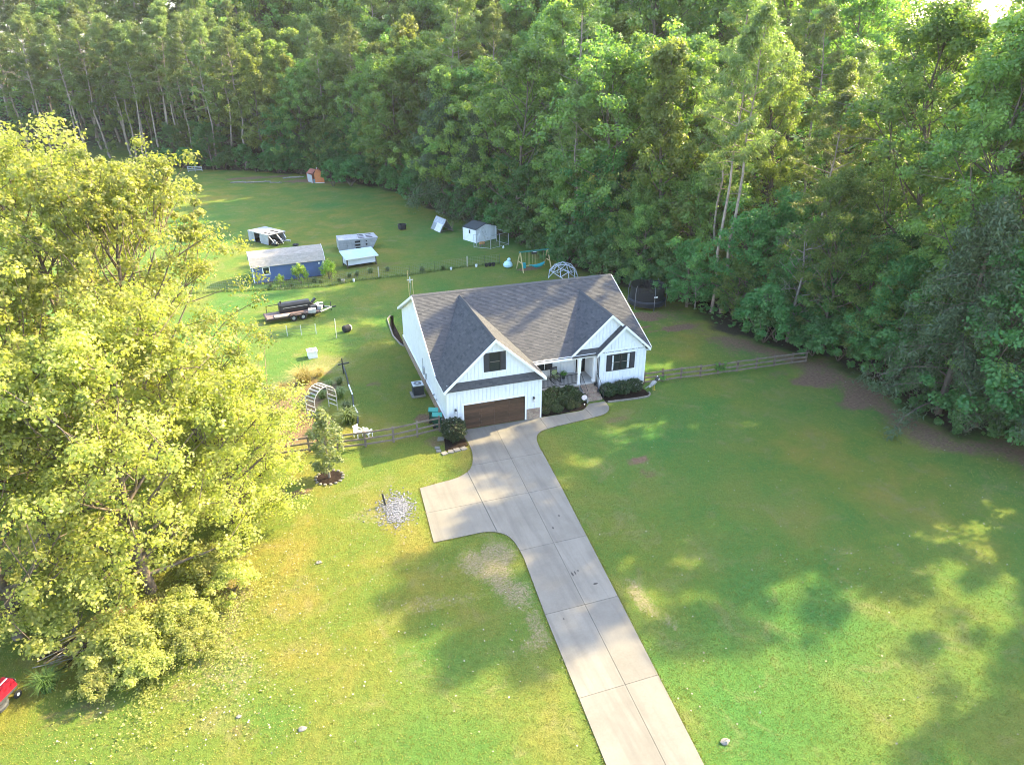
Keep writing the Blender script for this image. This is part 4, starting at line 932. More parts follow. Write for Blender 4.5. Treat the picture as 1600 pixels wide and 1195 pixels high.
# ------------------------------------------------------------------ fences
def rail_fence(label, pts, H, rails, mp, mr, name='rail_fence'):
    f = thing(name, label, 'fence', (pts[0][0], pts[0][1], 0)); o = Vector((pts[0][0], pts[0][1], 0))
    for (x, y) in pts:
        h = H*(.96+.08*rnd.random())
        MB().box((x-o.x+rnd.uniform(-.02,.02), y-o.y, h/2-.05), (.14,.13,h+.1), rnd.uniform(-.2,.2), rnd.uniform(-.03,.03), rnd.uniform(-.03,.03)).build('post', mp, f)
    for i in range(len(pts)-1):
        a, b_ = Vector((*pts[i],0))-o, Vector((*pts[i+1],0))-o; n = Vector((0,-.09,0))
        for z in rails:
            MB().bar(a+n+Vector((-.04,rnd.uniform(-.02,.02),z*H+rnd.uniform(-.03,.03))), b_+n+Vector((.04,0,z*H+rnd.uniform(-.03,.03))), .05, .13).build('rail', mr, f)
    return f
rail_fence('weathered three rail wooden fence left of the garage', [(-17.6,1.1),(-15.2,.9),(-12.7,.75),(-10.2,.6),(-8.2,.2),(-6.25,0),(-4.2,-.02),(-2.37,.18),(-.62,.42)], 1.3, (.2,.55,.92), wood2, wood2)
rf = rail_fence('brown three rail wooden fence running from the house to the right wood', [(18.0,2.75),(19.8,2.68),(21.56,2.6),(23.39,2.42),(25.2,2.35),(27.14,2.27),(29.08,2.2),(31.0,2.14),(32.91,2.08),(34.31,1.93)], 1.12, (.16,.52,.9), wood, wood2)
wm_ = M('fence_wire', (.30,.30,.29), .5, .1, metal=.6)
def wire_fence(label, pts, H, woods=(), name='wire_fence', step=.24, mat=wm_):
    f = thing(name, label, 'fence', (pts[0][0], pts[0][1], 0)); o = Vector((pts[0][0], pts[0][1], 0))
    for i, (x, y) in enumerate(pts):
        if i in woods: MB().box((x-o.x,y-o.y,H*.56),(.13,.12,H*1.15)).build('post', M('pale_post', (.46,.42,.33), .8, .15), f)
        else: MB().tube([(x-o.x,y-o.y,0),(x-o.x,y-o.y,H*1.05)], .025, 5).build('post', M('green_post', (.07,.09,.07), .6), f)
    w = MB(); r_ = .009
    for i in range(len(pts)-1):
        a, b_ = Vector((*pts[i],0))-o, Vector((*pts[i+1],0))-o; L = (b_-a).length
        for k in range(7): z = Vector((0,0,.04+H*.96*k/6)); w.tube([a+z, b_+z], r_, 3, False)
        for k in range(int(L/step)): q = a+(b_-a)*(k*step/L); w.tube([q, q+Vector((0,0,H))], r_*.8, 3, False)
    w.build('wire_mesh', mat, f, kind='stuff'); return f
wire_fence('thin wire fence on metal posts across the back of the lawn', [(-26,42.2),(-22,41.8),(-17.1,41.1),(-13.8,40.4),(-10.6,39.6),(-7.8,39.2),(-5.0,39.2),(-1.8,40.3),(.9,40.5),(4.8,40.4),(8.2,41.1),(12.8,41.7),(15.2,41.7),(17.3,41.7)], 1.25, (1,8,11))
gfe = wire_fence('low garden fence of thin pale stakes beside the equipment trailer', [(-14.6,24.4),(-12.38,24.06),(-10.84,24.08),(-9.48,23.81),(-8.04,23.69)], 1.05, (), 'stake_fence', 5.0)
for i, (x, y) in enumerate(((-10.84,24.08),(-9.48,23.81),(-8.04,23.69))): MB().box((x+14.6,y-24.4,.55),(.07,.06,1.1)).build('stake', M('pale_stake', (.62,.62,.58), .6), gfe)
t_ = thing('pole', 'tall thin pale pole standing in the sunlit lawn near the black drum', 'pole', (-6.2,21.8,0)); MB().tube([(0,0,0),(.03,0,2.1)], .03, 5).build('shaft', M('pale_stake', (.62,.62,.58)), t_); MB().box((0,0,1.6),(.16,.03,.05)).build('hook', galv, t_)
for x, y, h, lb_ in ((2.6,28.6,4.2,'taller of two thin poles behind the left end of the roof'),(3.0,28.2,3.4,'shorter of two thin poles behind the left end of the roof')):
    t_ = thing('pole', lb_, 'pole', (x,y,0)); MB().tube([(0,0,0),(-.08,0,h)], .035, 5).build('shaft', M('yellow_timber', (.5,.4,.2)), t_); MB().box((0,0,.03),(.2,.2,.06)).build('foot', galv, t_)
t_ = thing('garden_spinner', 'white garden spinner on a stick behind the roof ridge', 'ornament', (3.2,31.2,0)); MB().tube([(0,0,0),(0,0,2.3)], .02, 5).build('stick', galv, t_)
for k in range(4): MB().box((.2*math.cos(k*1.57),0,2.3+.2*math.sin(k*1.57)),(.3,.03,.1),0,0,-k*1.57).build('blade', trim, t_)
greyb = M('grey_white_board', (.33,.34,.33), .7, .15)
t_ = thing('board_fence', 'short white three rail fence at the far back left of the field', 'fence', (-28.9,137.4,0))
for x in (0,1.5,3.0): MB().box((x,0,.6),(.12,.12,1.3)).build('post', greyb, t_)
for z in (.35,.75,1.12): MB().box((1.5,-.08,z),(3.2,.05,.16)).build('rail', greyb, t_)

rs = np.random.RandomState(15); fp = [(-26,42.2),(-17.1,41.1),(-10.6,39.6),(-5.0,39.2),(-1.8,40.3),(4.8,40.4),(12.8,41.7),(17.3,41.7)]; V_ = []; tone_ = []
for i in range(len(fp)-1):
    a, b_ = np.array(fp[i]), np.array(fp[i+1]); n = int(np.linalg.norm(b_-a)*60); u = rs.rand(n); q = a+(b_-a)*u[:, None]+rs.normal(0,.13,(n,2)); az = rs.rand(n)*6.28; h = .25+.35*rs.rand(n)*(.4+.6*np.sin(u*9+i)**2); w_ = .025
    V_.append(np.stack([np.stack([q[:,0]-np.sin(az)*w_, q[:,1]+np.cos(az)*w_, 0*az], -1), np.stack([q[:,0]+np.sin(az)*w_, q[:,1]-np.cos(az)*w_, 0*az], -1), np.stack([q[:,0]+np.cos(az)*.2, q[:,1]+np.sin(az)*.2, h], -1)], 1))
FENCE_WEEDS = np.concatenate(V_)
# ------------------------------------------------------------------ blue shed
bs = thing('blue_shed', 'long blue shed with white corner trim and a barn roof', 'shed', (-14.03,42.84,0), R(5.3))
blue = M('blue_siding', (.075,.125,.26), .6, .1, 1.0); L_, Dp, Hh = 8.6, 3.6, 2.25
sh = MB().bx(0,L_,0,.08,.12,Hh).bx(0,L_,Dp-.08,Dp,.12,Hh); prof = [(0,Hh),(.55,3.0),(Dp/2,3.55),(Dp-.55,3.0),(Dp,Hh)]
for x in (0, L_-.08): sh.slab([(x,.08,.12),(x,Dp-.08,.12)]+[(x,min(max(y,.08),Dp-.08),z) for y, z in prof[::-1]], (.08,0,0))
sh.build('wall', blue, bs); gb = MB()
for k in range(43): gb.bx(.1+k*.2,.135+k*.2,-.018,.0,.12,Hh)
gb.build('siding_rib', blue, bs, kind='stuff')
rp = [(-.22,Hh-.12),(.5,3.08),(Dp/2,3.68),(Dp-.5,3.08),(Dp+.22,Hh-.12)]; rf_ = MB()
for i in range(4): rf_.slab([(-.15,*rp[i]),(L_+.15,*rp[i]),(L_+.15,rp[i+1][0]-.001,rp[i+1][1]),(-.15,rp[i+1][0]-.001,rp[i+1][1])], (0,0,-.06))
ro = rf_.build('roof', shing_shed, bs)
for i in range(2):
    Vv = (0, rp[i+1][0]-rp[i][0], rp[i+1][1]-rp[i][1]); ll_ = math.hypot(Vv[1], Vv[2]); shingles('shingle', ro, (-.15,*rp[i]), (1,0,0), Vv, [(0,-.02),(L_+.3,-.02),(L_+.3,ll_),(0,ll_)], .15, .33, shing_shed, seed=60+i)
for x in (.06, L_-.06): MB().bx(x-.07,x+.07,-.035,.05,.1,Hh).build('corner_trim', trim, bs)
for x, s in ((-.16,-1),(L_+.16,1)):
    for i in range(4): MB().slab([(x,rp[i][0],rp[i][1]+.02),(x,rp[i+1][0],rp[i+1][1]+.02),(x,rp[i+1][0],rp[i+1][1]-.13),(x,rp[i][0],rp[i][1]-.13)], (s*.03,0,0)).build('gable_trim', trim, bs)
MB().bx(0,L_,-.2,-.03,Hh-.16,Hh-.10).build('eave_trim', trim, bs)
w_ = MB().bx(1.15,1.26,-.05,0,1.0,2.05).bx(1.94,2.05,-.05,0,1.0,2.05).bx(1.26,1.94,-.05,0,1.94,2.05).bx(1.26,1.94,-.05,0,1.0,1.11).build('window', trim, bs)
for k in range(2): MB().bx(1.26,1.94,-.02,-.005,1.11+k*.415,1.11+k*.415+.39).build('pane', glass, w_)
MB().bx(1.26,1.94,-.035,-.01,1.49,1.53).build('sash_rail', dark, w_)
MB().tube([(8.0,-.03,1.75),(8.0,.0,1.75)], .12, 10).build('vent', trim, bs); MB().bx(.1,8.5,.05,3.5,0,.12).build('skid', wood, bs)

# ------------------------------------------------------------------ stripped livestock trailers
slotm = M('dark_interior', (.012,.012,.013), .9, .2)
def panel_box(t_, L_, D_, H_, slots, front_open, seams, tip=0.0):
    top = MB().slab([(0,0,H_),(L_+tip,0,H_),(L_+tip*.8,D_,H_),(0,D_,H_)], (0,0,-.05)); top.build('top_panel', alum, t_)
    cuts = [0]+seams+[L_]
    for i in range(len(cuts)-1):
        a, b_ = cuts[i], cuts[i+1]
        if front_open and front_open[0] <= i <= front_open[1]: continue
        MB().slab([(a+.015,0,.05),(b_-.015,0,.05),(b_-.015+(tip if i == len(cuts)-2 else 0),0,H_-.05),(a+.015,0,H_-.05)], (0,.05,0)).build('side_panel', alum, t_)
    MB().slab([(0,.05,.05),(0,D_,.05),(0,D_,H_-.05),(0,.05,H_-.05)], (.05,0,0)).build('end_panel', alum, t_)
    MB().bx(.05,L_,D_-.06,D_-.01,.05,H_-.05).build('back_panel', alum, t_); MB().bx(.08,L_-.05,.1,D_-.1,.02,.10).build('floor_panel', slotm, t_)
    for i in range(1, len(cuts)-1): MB().bx(cuts[i]-.025,cuts[i]+.025,.02,D_,H_,H_+.03).build('seam_rib', alum, t_)
    MB().bx(0,L_,-.03,.0,H_-.09,H_-.01).build('edge_rail', galv, t_)
    for (x0, x1, y0, y1) in slots: MB().bx(x0,x1,y0,y1,H_+.002,H_+.012).build('slot', slotm, t_)
lt = thing('livestock_trailer', 'silver slotted livestock trailer shell lying behind the white coop', 'trailer', (-2.55,54.6,0), R(1))
panel_box(lt, 4.7, 3.0, 1.65, [(2.9+1.15*i,3.75+1.15*i,.35+.85*j,.72+.85*j) for i in range(2) for j in range(3)], None, [1.2,2.2,3.1], .9)
for k in range(3): MB().bx(2.28,3.02,-.012,-.002,.18+k*.46,.46+k*.46).build('slot', slotm, lt)
for (x, z, r_) in ((3.9,1.25,.1),(3.9,.8,.14),(3.6,.25,.1)): MB().tube([(x,-.012,z),(x,.0,z)], r_, 10).build('hole', slotm, lt)
MB().slab([(4.7,.05,.05),(4.7,3.0,.05),(5.5,3.0,1.6),(5.6,.05,1.6)], (-.05,0,0)).build('end_panel', alum, lt)
for y in (.5,2.2): MB().tube([(2.2,y,.28),(2.2,y+.2,.28)], .28, 12).build('wheel', rubber, lt)
l2 = thing('livestock_trailer', 'wrecked silver trailer shell with a torn open end behind the blue shed', 'trailer', (-14.85,65.7,0), R(-56))
panel_box(l2, 4.9, 3.1, 1.55, [(3.1+.95*i,3.75+.95*i,.5+1.2*j,1.05+1.2*j) for i in range(2) for j in range(2)], (1,1), [1.6,3.0], .3)
for a, b_ in (((4.9,.1,1.5),(5.9,.6,.1)),((5.0,1.5,1.5),(6.2,1.7,.15)),((4.9,2.7,1.45),(6.3,2.2,.9)),((5.3,.3,.3),(6.4,2.4,.5))): MB().bar(a, b_, .09, .09).build('torn_beam', galv, l2)
MB().box((2.3,1.0,.5),(.7,.8,.8),.3).build('inner_crate', M('pale_crate', (.5,.48,.44)), l2)
for k in range(14):
    MB().box((5.2+1.5*rnd.random(),.2+2.4*rnd.random(),.15+.5*rnd.random()),(.5+.5*rnd.random(),.12,.25),rnd.random()*3,rnd.random(),rnd.random()).build('scrap_piece', (slotm,alum,rubber,galv)[k % 4], l2)
t_ = thing('scrap_tyre', 'dark tyre lying by the wrecked trailer above the blue shed', 'tyre', (-8.3,60.3,.0)); MB().torus((0,0,.13),.34,.13,16,6).build('tyre', rubber, t_); MB().torus((0,0,.13),.2,.03,12,5).build('rim', galv, t_)

# ------------------------------------------------------------------ white raised coop, tub, hutch, white shed and pen
cp = thing('raised_coop', 'white raised coop with a pale teal sloping roof and dark frame', 'coop', (-2.4,45.9,0), R(12))
MB().slab([(-.35,-.35,1.28),(4.25,-.35,1.28),(4.2,2.1,1.85),(-.3,2.1,1.85)], (0,0,.06)).build('roof', M('teal_metal_roof', (.34,.47,.46), .45, .12, 1.0), cp)
MB().bx(-.35,4.25,-.37,-.352,1.22,1.345).build('fascia', trim, cp)
MB().bx(.12,3.9,.0,.05,.38,1.18).build('front_panel', white, cp); MB().bx(.0,.05,.12,1.8,.38,1.3).build('side_panel', white, cp); MB().bx(3.97,4.02,.12,1.8,.38,1.3).build('side_panel', white, cp); MB().bx(.1,3.9,1.8,1.85,.38,1.6).build('back_panel', white, cp)
MB().bx(0,4.02,.0,1.85,.28,.37).build('floor', dark, cp); MB().bx(.06,3.96,-.03,.0,1.18,1.26).bx(.06,3.96,-.03,.0,.30,.38).build('frame_rail', dark, cp)
for x, y in ((.03,.02),(3.97,.02),(.03,1.8),(3.97,1.8)): MB().bx(x-.07,x+.07,y-.06,y+.06,0,1.3).build('leg', wood if y < 1 else dark, cp)
t_ = thing('tub', 'black round feed tub out in the back field', 'tub', (8.4,65.2,0)); MB().lathe([(.5,0),(.62,.1),(.68,.75),(.72,.8),(.64,.8),(.56,.3),(.0,.28)], 16).build('tub_body', rubber, t_); MB().torus((0,0,.78),.7,.04,16,5).build('rim', dark, t_)
hu = thing('chicken_ark', 'grey A frame chicken ark leaning at the wood edge', 'hutch', (14.3,62.6,0), R(14))
for s in (-1, 1):
    MB().slab([(s*1.1,-1.7,.05),(s*1.1,1.7,.05),(s*.55,1.7,1.05),(s*.55,-1.7,1.05)], (s*.04,0,.02)).build('mesh_panel', M('grey_mesh_panel', (.22,.24,.235), .7), hu)
    MB().slab([(s*.55,-1.75,1.05),(s*.55,1.75,1.05),(s*.02,1.75,1.95),(s*.02,-1.75,1.95)], (s*.04,0,.02)).build('roof_panel', alum, hu)
    for y in (-1.72,1.72): MB().bar((s*1.15,y,0),(0,y,2.0),.08).build('end_rafter', wood2, hu)
MB().bar((0,-1.8,1.98),(0,1.8,1.98),.08).build('ridge_pole', wood2, hu)
for y in (-1.72,1.72): MB().bar((-1,y,.35),(1,y,.35),.06).build('cross_bar', wood2, hu)
MB().slab([(-1.25,-1.7,.1),(-1.25,.2,.1),(-.62,.2,1.25),(-.62,-1.7,1.25)], (-.03,0,.02)).build('leaning_board', M('pale_board', (.58,.57,.53), .7, .1), hu)
MB().bar((.6,-1.9,.02),(1.2,-1.75,1.3),.1,.05).build('leaning_plank', wood, hu)
ws = thing('white_shed', 'small white shed with a dark roof beside the mesh pen', 'shed', (17.2,53.0,0), R(24))
wsh = MB().bx(0,4.0,0,.06,0,1.95).bx(0,.06,.06,2.9,0,1.95).bx(3.94,4.0,.06,2.9,0,1.95).bx(.06,3.94,2.84,2.9,0,1.95)
for y in (0,2.84): wsh.slab([(0.03,y,1.95),(3.97,y,1.95),(2.0,y,2.55)], (0,.06,0))
wsh.build('wall', white, ws)
for s in (0, 1):
    MB().slab([((-.1,4.1)[s],-.1,1.93),((-.1,4.1)[s],3.0,1.93),(2.0+(s-.5)*.004,3.0,2.62),(2.0+(s-.5)*.004,-.1,2.62)], (0,0,.05)).build('roof', M('dark_metal_roof', (.045,.05,.055), .5, .2), ws)
MB().bx(-.012,.0,1.25,1.6,1.2,1.75).build('vent_window', dark, ws)
for x, y in ((.0,.0),(4.0,.0),(.0,2.9)): MB().bx(x-.06,x+.06,y-.05,y+.05,0,1.95).build('corner_trim', trim, ws)
rib = MB()
for k in range(12): rib.bx(.3+k*.3,.32+k*.3,-.012,0,0,1.95)
rib.build('siding_rib', white, ws, kind='stuff')
pn = thing('mesh_pen', 'galvanised hoop and wire mesh pen beside the small white shed', 'pen', (18.3,49.0,0), R(26))
for (x, y) in ((-1.1,2.4),(0,0),(3.6,0),(3.6,2.6),(1.8,0)): MB().tube([(x,y,0),(x,y,1.95)], .04, 6).build('post', galv, pn)
for (a, b_) in (((-1.1,2.4),(0,0)),((0,0),(3.6,0)),((3.6,0),(3.6,2.6))):
    for z in (.1,1.9): MB().tube([(*a,z),(*b_,z)], .03, 5).build('rail', galv, pn)
for (ox, oy) in ((-.55,1.2),(.9,2.4)): MB().tube([(ox-1.2+2.4*k/10, oy+.5*k/10, .6+1.9*math.sin(math.pi*k/10)) for k in range(11)], .03, 5).build('hoop', galv, pn)
pm = MB()
for k in range(16): pm.tube([(k*.24,0,.1),(k*.24,0,1.9)], .005, 3, False)
for k in range(9): pm.tube([(0,0,.1+k*.22),(3.6,0,.1+k*.22)], .005, 3, False); pm.tube([(-1.1,2.4,.1+k*.22),(0,0,.1+k*.22)], .005, 3, False)
for k in range(9): pm.tube([(-1.1+1.1*k/9,2.4-2.4*k/9,.1),(-1.1+1.1*k/9,2.4-2.4*k/9,1.9)], .005, 3, False)
pm.build('wire_mesh', wm_, pn, kind='stuff')
t_ = thing('feed_trough', 'small orange brown feeder inside the mesh pen', 'feeder', (17.6,51.1,0), R(20)); MB().box((0,0,.5),(.9,.35,.3),0,0,0,.8).build('trough', M('rusty_orange', (.45,.22,.08), .8), t_)
for x in (-.35,.35): MB().box((x,0,.18),(.06,.3,.36)).build('leg', wood, t_)
t_ = thing('chicken', 'white hen standing by the mesh pen', 'hen', (20.0,48.4,0), 1.0); MB().ball((0,0,.28),.17,10,7,0,(1.35,.9,.95)).build('body', trim, t_); MB().ball((.2,0,.46),.075,8,6).build('head', trim, t_); MB().slab([(-.15,-.02,.3),(-.38,-.02,.5),(-.32,-.02,.28)], (0,.04,0)).build('tail', trim, t_); MB().box((.23,0,.54),(.08,.02,.05)).build('comb', M('comb_red', (.5,.03,.02)), t_)
for s in (-.06,.06): MB().tube([(0,s,.16),(.02,s,0)], .012, 4).build('leg', M('yellow_leg', (.6,.42,.05)), t_)

# ------------------------------------------------------------------ swing set, dome climber, trampoline
ss = thing('swing_set', 'wooden swing set with a green top beam and turquoise seats', 'swing set', (18.8,37.6,0), R(4))
teal = M('turquoise_plastic', (.01,.30,.33), .4, .1); tgreen = M('green_beam', (.03,.19,.15), .5)
for x, dx in ((0,-.0),(3.9,.1)):
    for y in (-1.15,1.15): MB().bar((x+dx,y,0),(x,y*.06,2.45),.10,.10).build('leg', newwood, ss)
    MB().bar((x,-.6,1.15),(x,.6,1.15),.08).build('cross_brace', newwood, ss)
MB().bar((-.15,0,2.48),(4.1,0,2.48),.14,.16).build('top_beam', tgreen, ss)
def swing(x, w, kind):
    for s in (-w/2, w/2): MB().tube([(x+s,0,2.42),(x+s,-.02,.62)], .012, 4).build('chain', newwood, ss)
    MB().bx(x-w/2-.03,x+w/2+.03,-.12,.12,.56,.62).build('seat', teal if kind else newwood, ss)
swing(1.0,.42,0); swing(1.55,.42,1); swing(2.2,.42,0)
MB().bx(.35,.75,-.2,.2,.35,1.0).build('bucket_seat', teal, ss); MB().tube([(.55,0,2.42),(.55,0,1.0)], .012, 4).build('chain', newwood, ss)
MB().tube([(1.7,-.1,.55),(2.3,-.05,.42),(3.0,0,.5),(3.55,.1,.75)], [.1,.24,.24,.12], 8).build('boat_seat', teal, ss)
for x in (2.2,3.3): MB().tube([(x,0,2.42),(x,0,.6)], .012, 4).build('chain', newwood, ss)
MB().box((2.0,0,2.2),(.7,.3,.22)).build('canopy_box', dark, ss); MB().box((2.05,-.02,2.33),(.4,.25,.05)).build('canopy_lid', trim, ss)
t_ = thing('plastic_toy', 'pale blue rounded plastic toy left of the swing set', 'toy', (17.8,39.6,0)); pb = M('pale_blue_plastic', (.45,.66,.70), .4, .08)
MB().lathe([(.3,0),(.6,.2),(.62,.45),(.45,.75),(.2,.9),(.0,.92)], 14).build('body', pb, t_); MB().ball((.15,0,1.05),.24,10,7).build('head', pb, t_)
def dome():
    me = bpy.data.meshes.new('tmp'); bm = bmesh.new(); bmesh.ops.create_icosphere(bm, subdivisions=2, radius=1.0); bm.transform(Matrix.Rotation(R(31.7), 4, 'Y'))
    E = [(e.verts[0].co.copy(), e.verts[1].co.copy()) for e in bm.edges if e.verts[0].co.z > -.06 and e.verts[1].co.z > -.06]; bm.free(); bpy.data.meshes.remove(me); return E
dm = thing('dome_climber', 'geodesic climbing dome of pale metal struts behind the house', 'climber', (23.0,33.2,0)); dmm = M('pale_strut', (.50,.53,.58), .35, .1, metal=.3)
for a, b_ in dome(): MB().tube([a*1.95, b_*1.95], .04, 5).build('strut', dmm, dm)
for a in {tuple(round(c*1.95, 2) for c in q) for e in dome() for q in e}: MB().ball(a, .065, 6, 4).build('joint', dmm, dm)
tr_ = thing('trampoline', 'black round trampoline with a tall safety net by the wood', 'trampoline', (28.0,20.6,0))
net, t, b = newmat('black_net'); b.inputs['Base Color'].default_value = (.008,.010,.012,1); b.inputs['Roughness'].default_value = .8
tp = N(t, 'ShaderNodeBsdfTransparent'); ms = N(t, 'ShaderNodeMixShader'); ms.inputs[0].default_value = .9
t.links.new(tp.outputs[0], ms.inputs[1]); t.links.new(b.outputs[0], ms.inputs[2]); t.links.new(ms.outputs[0], t.nodes['Material Output'].inputs['Surface'])
nb = MB(); n = 36
for i in range(n):
    a0, a1 = 2*math.pi*i/n, 2*math.pi*(i+1)/n; z0 = .82
    nb.add([(1.9*math.cos(a0),1.9*math.sin(a0),z0),(1.9*math.cos(a1),1.9*math.sin(a1),z0),(1.86*math.cos(a1),1.86*math.sin(a1),2.45+.08*math.cos(3*a1)),(1.86*math.cos(a0),1.86*math.sin(a0),2.45+.08*math.cos(3*a0))], [(0,1,2,3)])
nb.build('safety_net', net, tr_, True); MB().lathe([(.0,.80),(1.75,.80),(1.75,.83),(.0,.83)], 32).build('mat', M('trampoline_mat', (.012,.013,.015), .7), tr_)
MB().torus((0,0,.84),1.98,.13,36,6).build('pad_ring', M('navy_pad', (.016,.024,.038), .6), tr_); MB().lathe([(2.05,.35),(2.08,.8),(2.02,.82),(2.0,.35)], 32).build('skirt', M('black_skirt', (.012,.015,.02), .7), tr_)
for k in range(6):
    a = k*math.pi/3+.42; c_a, s_a = math.cos(a), math.sin(a)
    MB().tube([(2.1*c_a,2.1*s_a,0),(2.12*c_a,2.12*s_a,.9),(2.12*c_a,2.12*s_a,1.8),(2.02*c_a,2.02*s_a,2.4),(1.9*c_a,1.9*s_a,2.65)], .04, 6).build('pole', M('grey_pole', (.14,.145,.155), .4), tr_)
MB().bx(-.22,.22,-1.935,-1.915,1.45,1.6).build('maker_label', trim, tr_)

# ------------------------------------------------------------------ orange playhouse, logs, debris at the back
oh = thing('playhouse', 'derelict orange and grey playhouse at the edge of the back wood', 'playhouse', (-3.0,112.8,0), R(-6))
og_ = M('orange_board', (.52,.17,.06), .8, .15, 2.0); rust = M('rusty_red', (.26,.09,.06), .85, .3, 2.0)
MB().slab([(1.3,-.2,0),(3.2,-.1,0),(3.15,-.05,1.7),(2.5,0,2.6),(1.75,0,2.9),(1.2,-.1,1.9)], (0,.08,0)).build('gable_panel', og_, oh); MB().bx(1.3,3.2,-.32,-.22,0,.14).build('sill', M('pale_board', (.58,.57,.53)), oh)
for k in range(4): MB().slab([(-.35+.28*k,2.2-.6*k,.02),(-.35+.28*(k+1)-.02,2.2-.6*(k+1),.02),(-.4+.28*(k+1)-.02,2.2-.6*(k+1),1.7),(-.4+.28*k,2.2-.6*k,1.7)], (.04,.03,0)).build('plank', M('grey_board', (.36,.36,.36), .85, .15), oh)
MB().slab([(-.5,2.4,1.8),(.9,-.2,2.0),(1.7,.4,2.8),(.4,2.7,2.7)], (0,0,-.06)).build('roof_panel', rust, oh); MB().slab([(3.35,-.2,1.6),(3.3,2.4,1.6),(1.8,2.6,2.95),(1.8,-.15,2.95)], (0,0,-.06)).build('roof_panel', rust, oh)
MB().bar((.85,-.25,0),(.95,-.2,2.1),.12).build('corner_post', rust, oh); MB().bar((-.45,2.3,0),(-.5,2.35,1.9),.12).build('corner_post', rust, oh); MB().bx(3.1,3.2,.1,2.4,0,1.6).build('side_wall', rust, oh); MB().bx(-.2,3.1,2.4,2.5,0,1.7).build('back_wall', rust, oh)
MB().box((1.1,.1,.4),(.4,.3,.8),.3).build('inner_barrel', M('blue_grey', (.2,.32,.36)), oh); MB().box((1.9,.3,3.0),(.1,.1,.4),0,.4).build('chimney_stub', trim, oh)
for i, (x, y, l, a, r_, lb_) in enumerate(((-5.9,120.6,4.6,.05,.16,'pale log lying left of the orange playhouse'),(-13.5,117.2,5.5,-.03,.14,'long bleached log at the sandy rim of the back field'),(-17.5,118.5,3.2,.1,.12,'short bleached log left of the long one'),(-9.8,115.5,2.6,-.3,.1,'thin pale branch on the grass by the sandy rim'))):
    t_ = thing('log', lb_, 'log', (x,y,0), a); MB().tube([(-l/2,0,r_),(-l/6,.1,r_*1.1),(l/5,0,r_),(l/2,.15,r_*.8)], [r_,r_*1.05,r_,r_*.7], 7).build('bole', pale_bark, t_); MB().tube([(l/6,0,r_),(l/3,.5,r_*2.2)], [r_*.4,.03], 5).build('branch_stub', pale_bark, t_)

# ------------------------------------------------------------------ equipment trailer with a black smoker tank
et = thing('equipment_trailer', 'flat tandem axle trailer with wooden deck on the sunlit lawn', 'trailer', (-12.75,27.9,0), R(9)); steel = M('rusty_steel', (.05,.04,.036), .6, .5, 3.0, .3)
MB().bx(0,5.7,-.03,.08,.42,.56).bx(0,5.7,2.02,2.13,.42,.56).bx(0,.1,.08,2.02,.42,.56).bx(5.6,5.7,.08,2.02,.42,.56).build('frame', steel, et)
deckm = [M('deck_plank_%d' % k, c_, .85, .3, 4.0, bmp=.3) for k, c_ in enumerate(((.17,.115,.10),(.22,.155,.135),(.13,.095,.085)))]
for k in range(9): MB().bx(.1,5.55,.09+k*.213,.09+k*.213+.2,.54,.59).build('plank', deckm[k % 3], et)
MB().bx(.9,2.5,.05,.75,.6,.66).build('ramp_board', M('tan_board', (.42,.37,.27), .7, .1), et); MB().bar((.86,.05,.62),(.86,.8,.62),.06).build('ramp_edge', dark, et)
for y in (-.17,2.27):
    for x in (2.75,3.75):
        w_ = MB().torus((x,y,.36),.26,.11,18,7,'y').build('wheel', rubber, et); MB().tube([(x,y-.08,.36),(x,y+.08,.36)], .17, 10).build('rim', galv, w_)
    MB().slab([(2.2,y-.16,.66),(2.45,y-.16,.84),(4.05,y-.16,.84),(4.3,y-.16,.66),(4.24,y-.16,.66),(4.02,y-.16,.80),(2.48,y-.16,.80),(2.26,y-.16,.66)], (0,.32,0)).build('fender', steel, et)
for y in (.05,2.05): MB().bar((5.6,y,.5),(7.15,1.05,.5),.09,.14).build('tongue', M('pale_steel', (.40,.39,.36), .6, .3), et)
MB().bar((7.0,1.05,.5),(7.6,1.05,.5),.12).build('coupler', dark, et); MB().tube([(7.05,1.05,.1),(7.05,1.05,1.1)], .04, 6).build('jack', dark, et)
MB().bar((.4,2.05,.56),(.4,2.05,1.35),.06).bar((.4,2.05,1.35),(1.7,2.05,1.35),.06).bar((1.7,2.05,1.35),(1.7,2.05,.56),.06).build('side_rail', steel, et)
smk = thing('smoker_tank', 'long black smoker tank riding on the flat trailer', 'smoker', (-11.35,29.75,.59), R(9)); blk = M('black_paint', (.018,.019,.022), .4, .3)
prof_ = [(-.42,0),(-.5,.35),(-.46,.8),(-.3,1.0),(.3,1.0),(.46,.8),(.5,.35),(.42,0)]
MB().slab([(0,y,z) for y, z in prof_], (3.2,0,0)).build('tank_body', blk, smk); MB().slab([(3.2,-.42,0),(4.1,-.42,0),(3.2,-.46,.8)], (0,.84,0)).build('firebox', blk, smk)
MB().bx(3.3,3.7,-.47,-.43,.1,.5).build('firebox_door', M('tan_board', (.42,.37,.27)), smk); MB().tube([(.2,0,1.0),(.2,0,1.25)], .08, 8).build('chimney', blk, smk); MB().bar((.3,-.52,.55),(2.9,-.52,.55),.04).build('lid_handle', galv, smk)
MB().bx(-.04,0,-.45,.45,.0,.9).build('end_cap', blk, smk)
en = thing('engine_parts', 'pile of white and black machine parts at the front of the flat trailer', 'machine parts', (-7.9,29.3,.56), R(9))
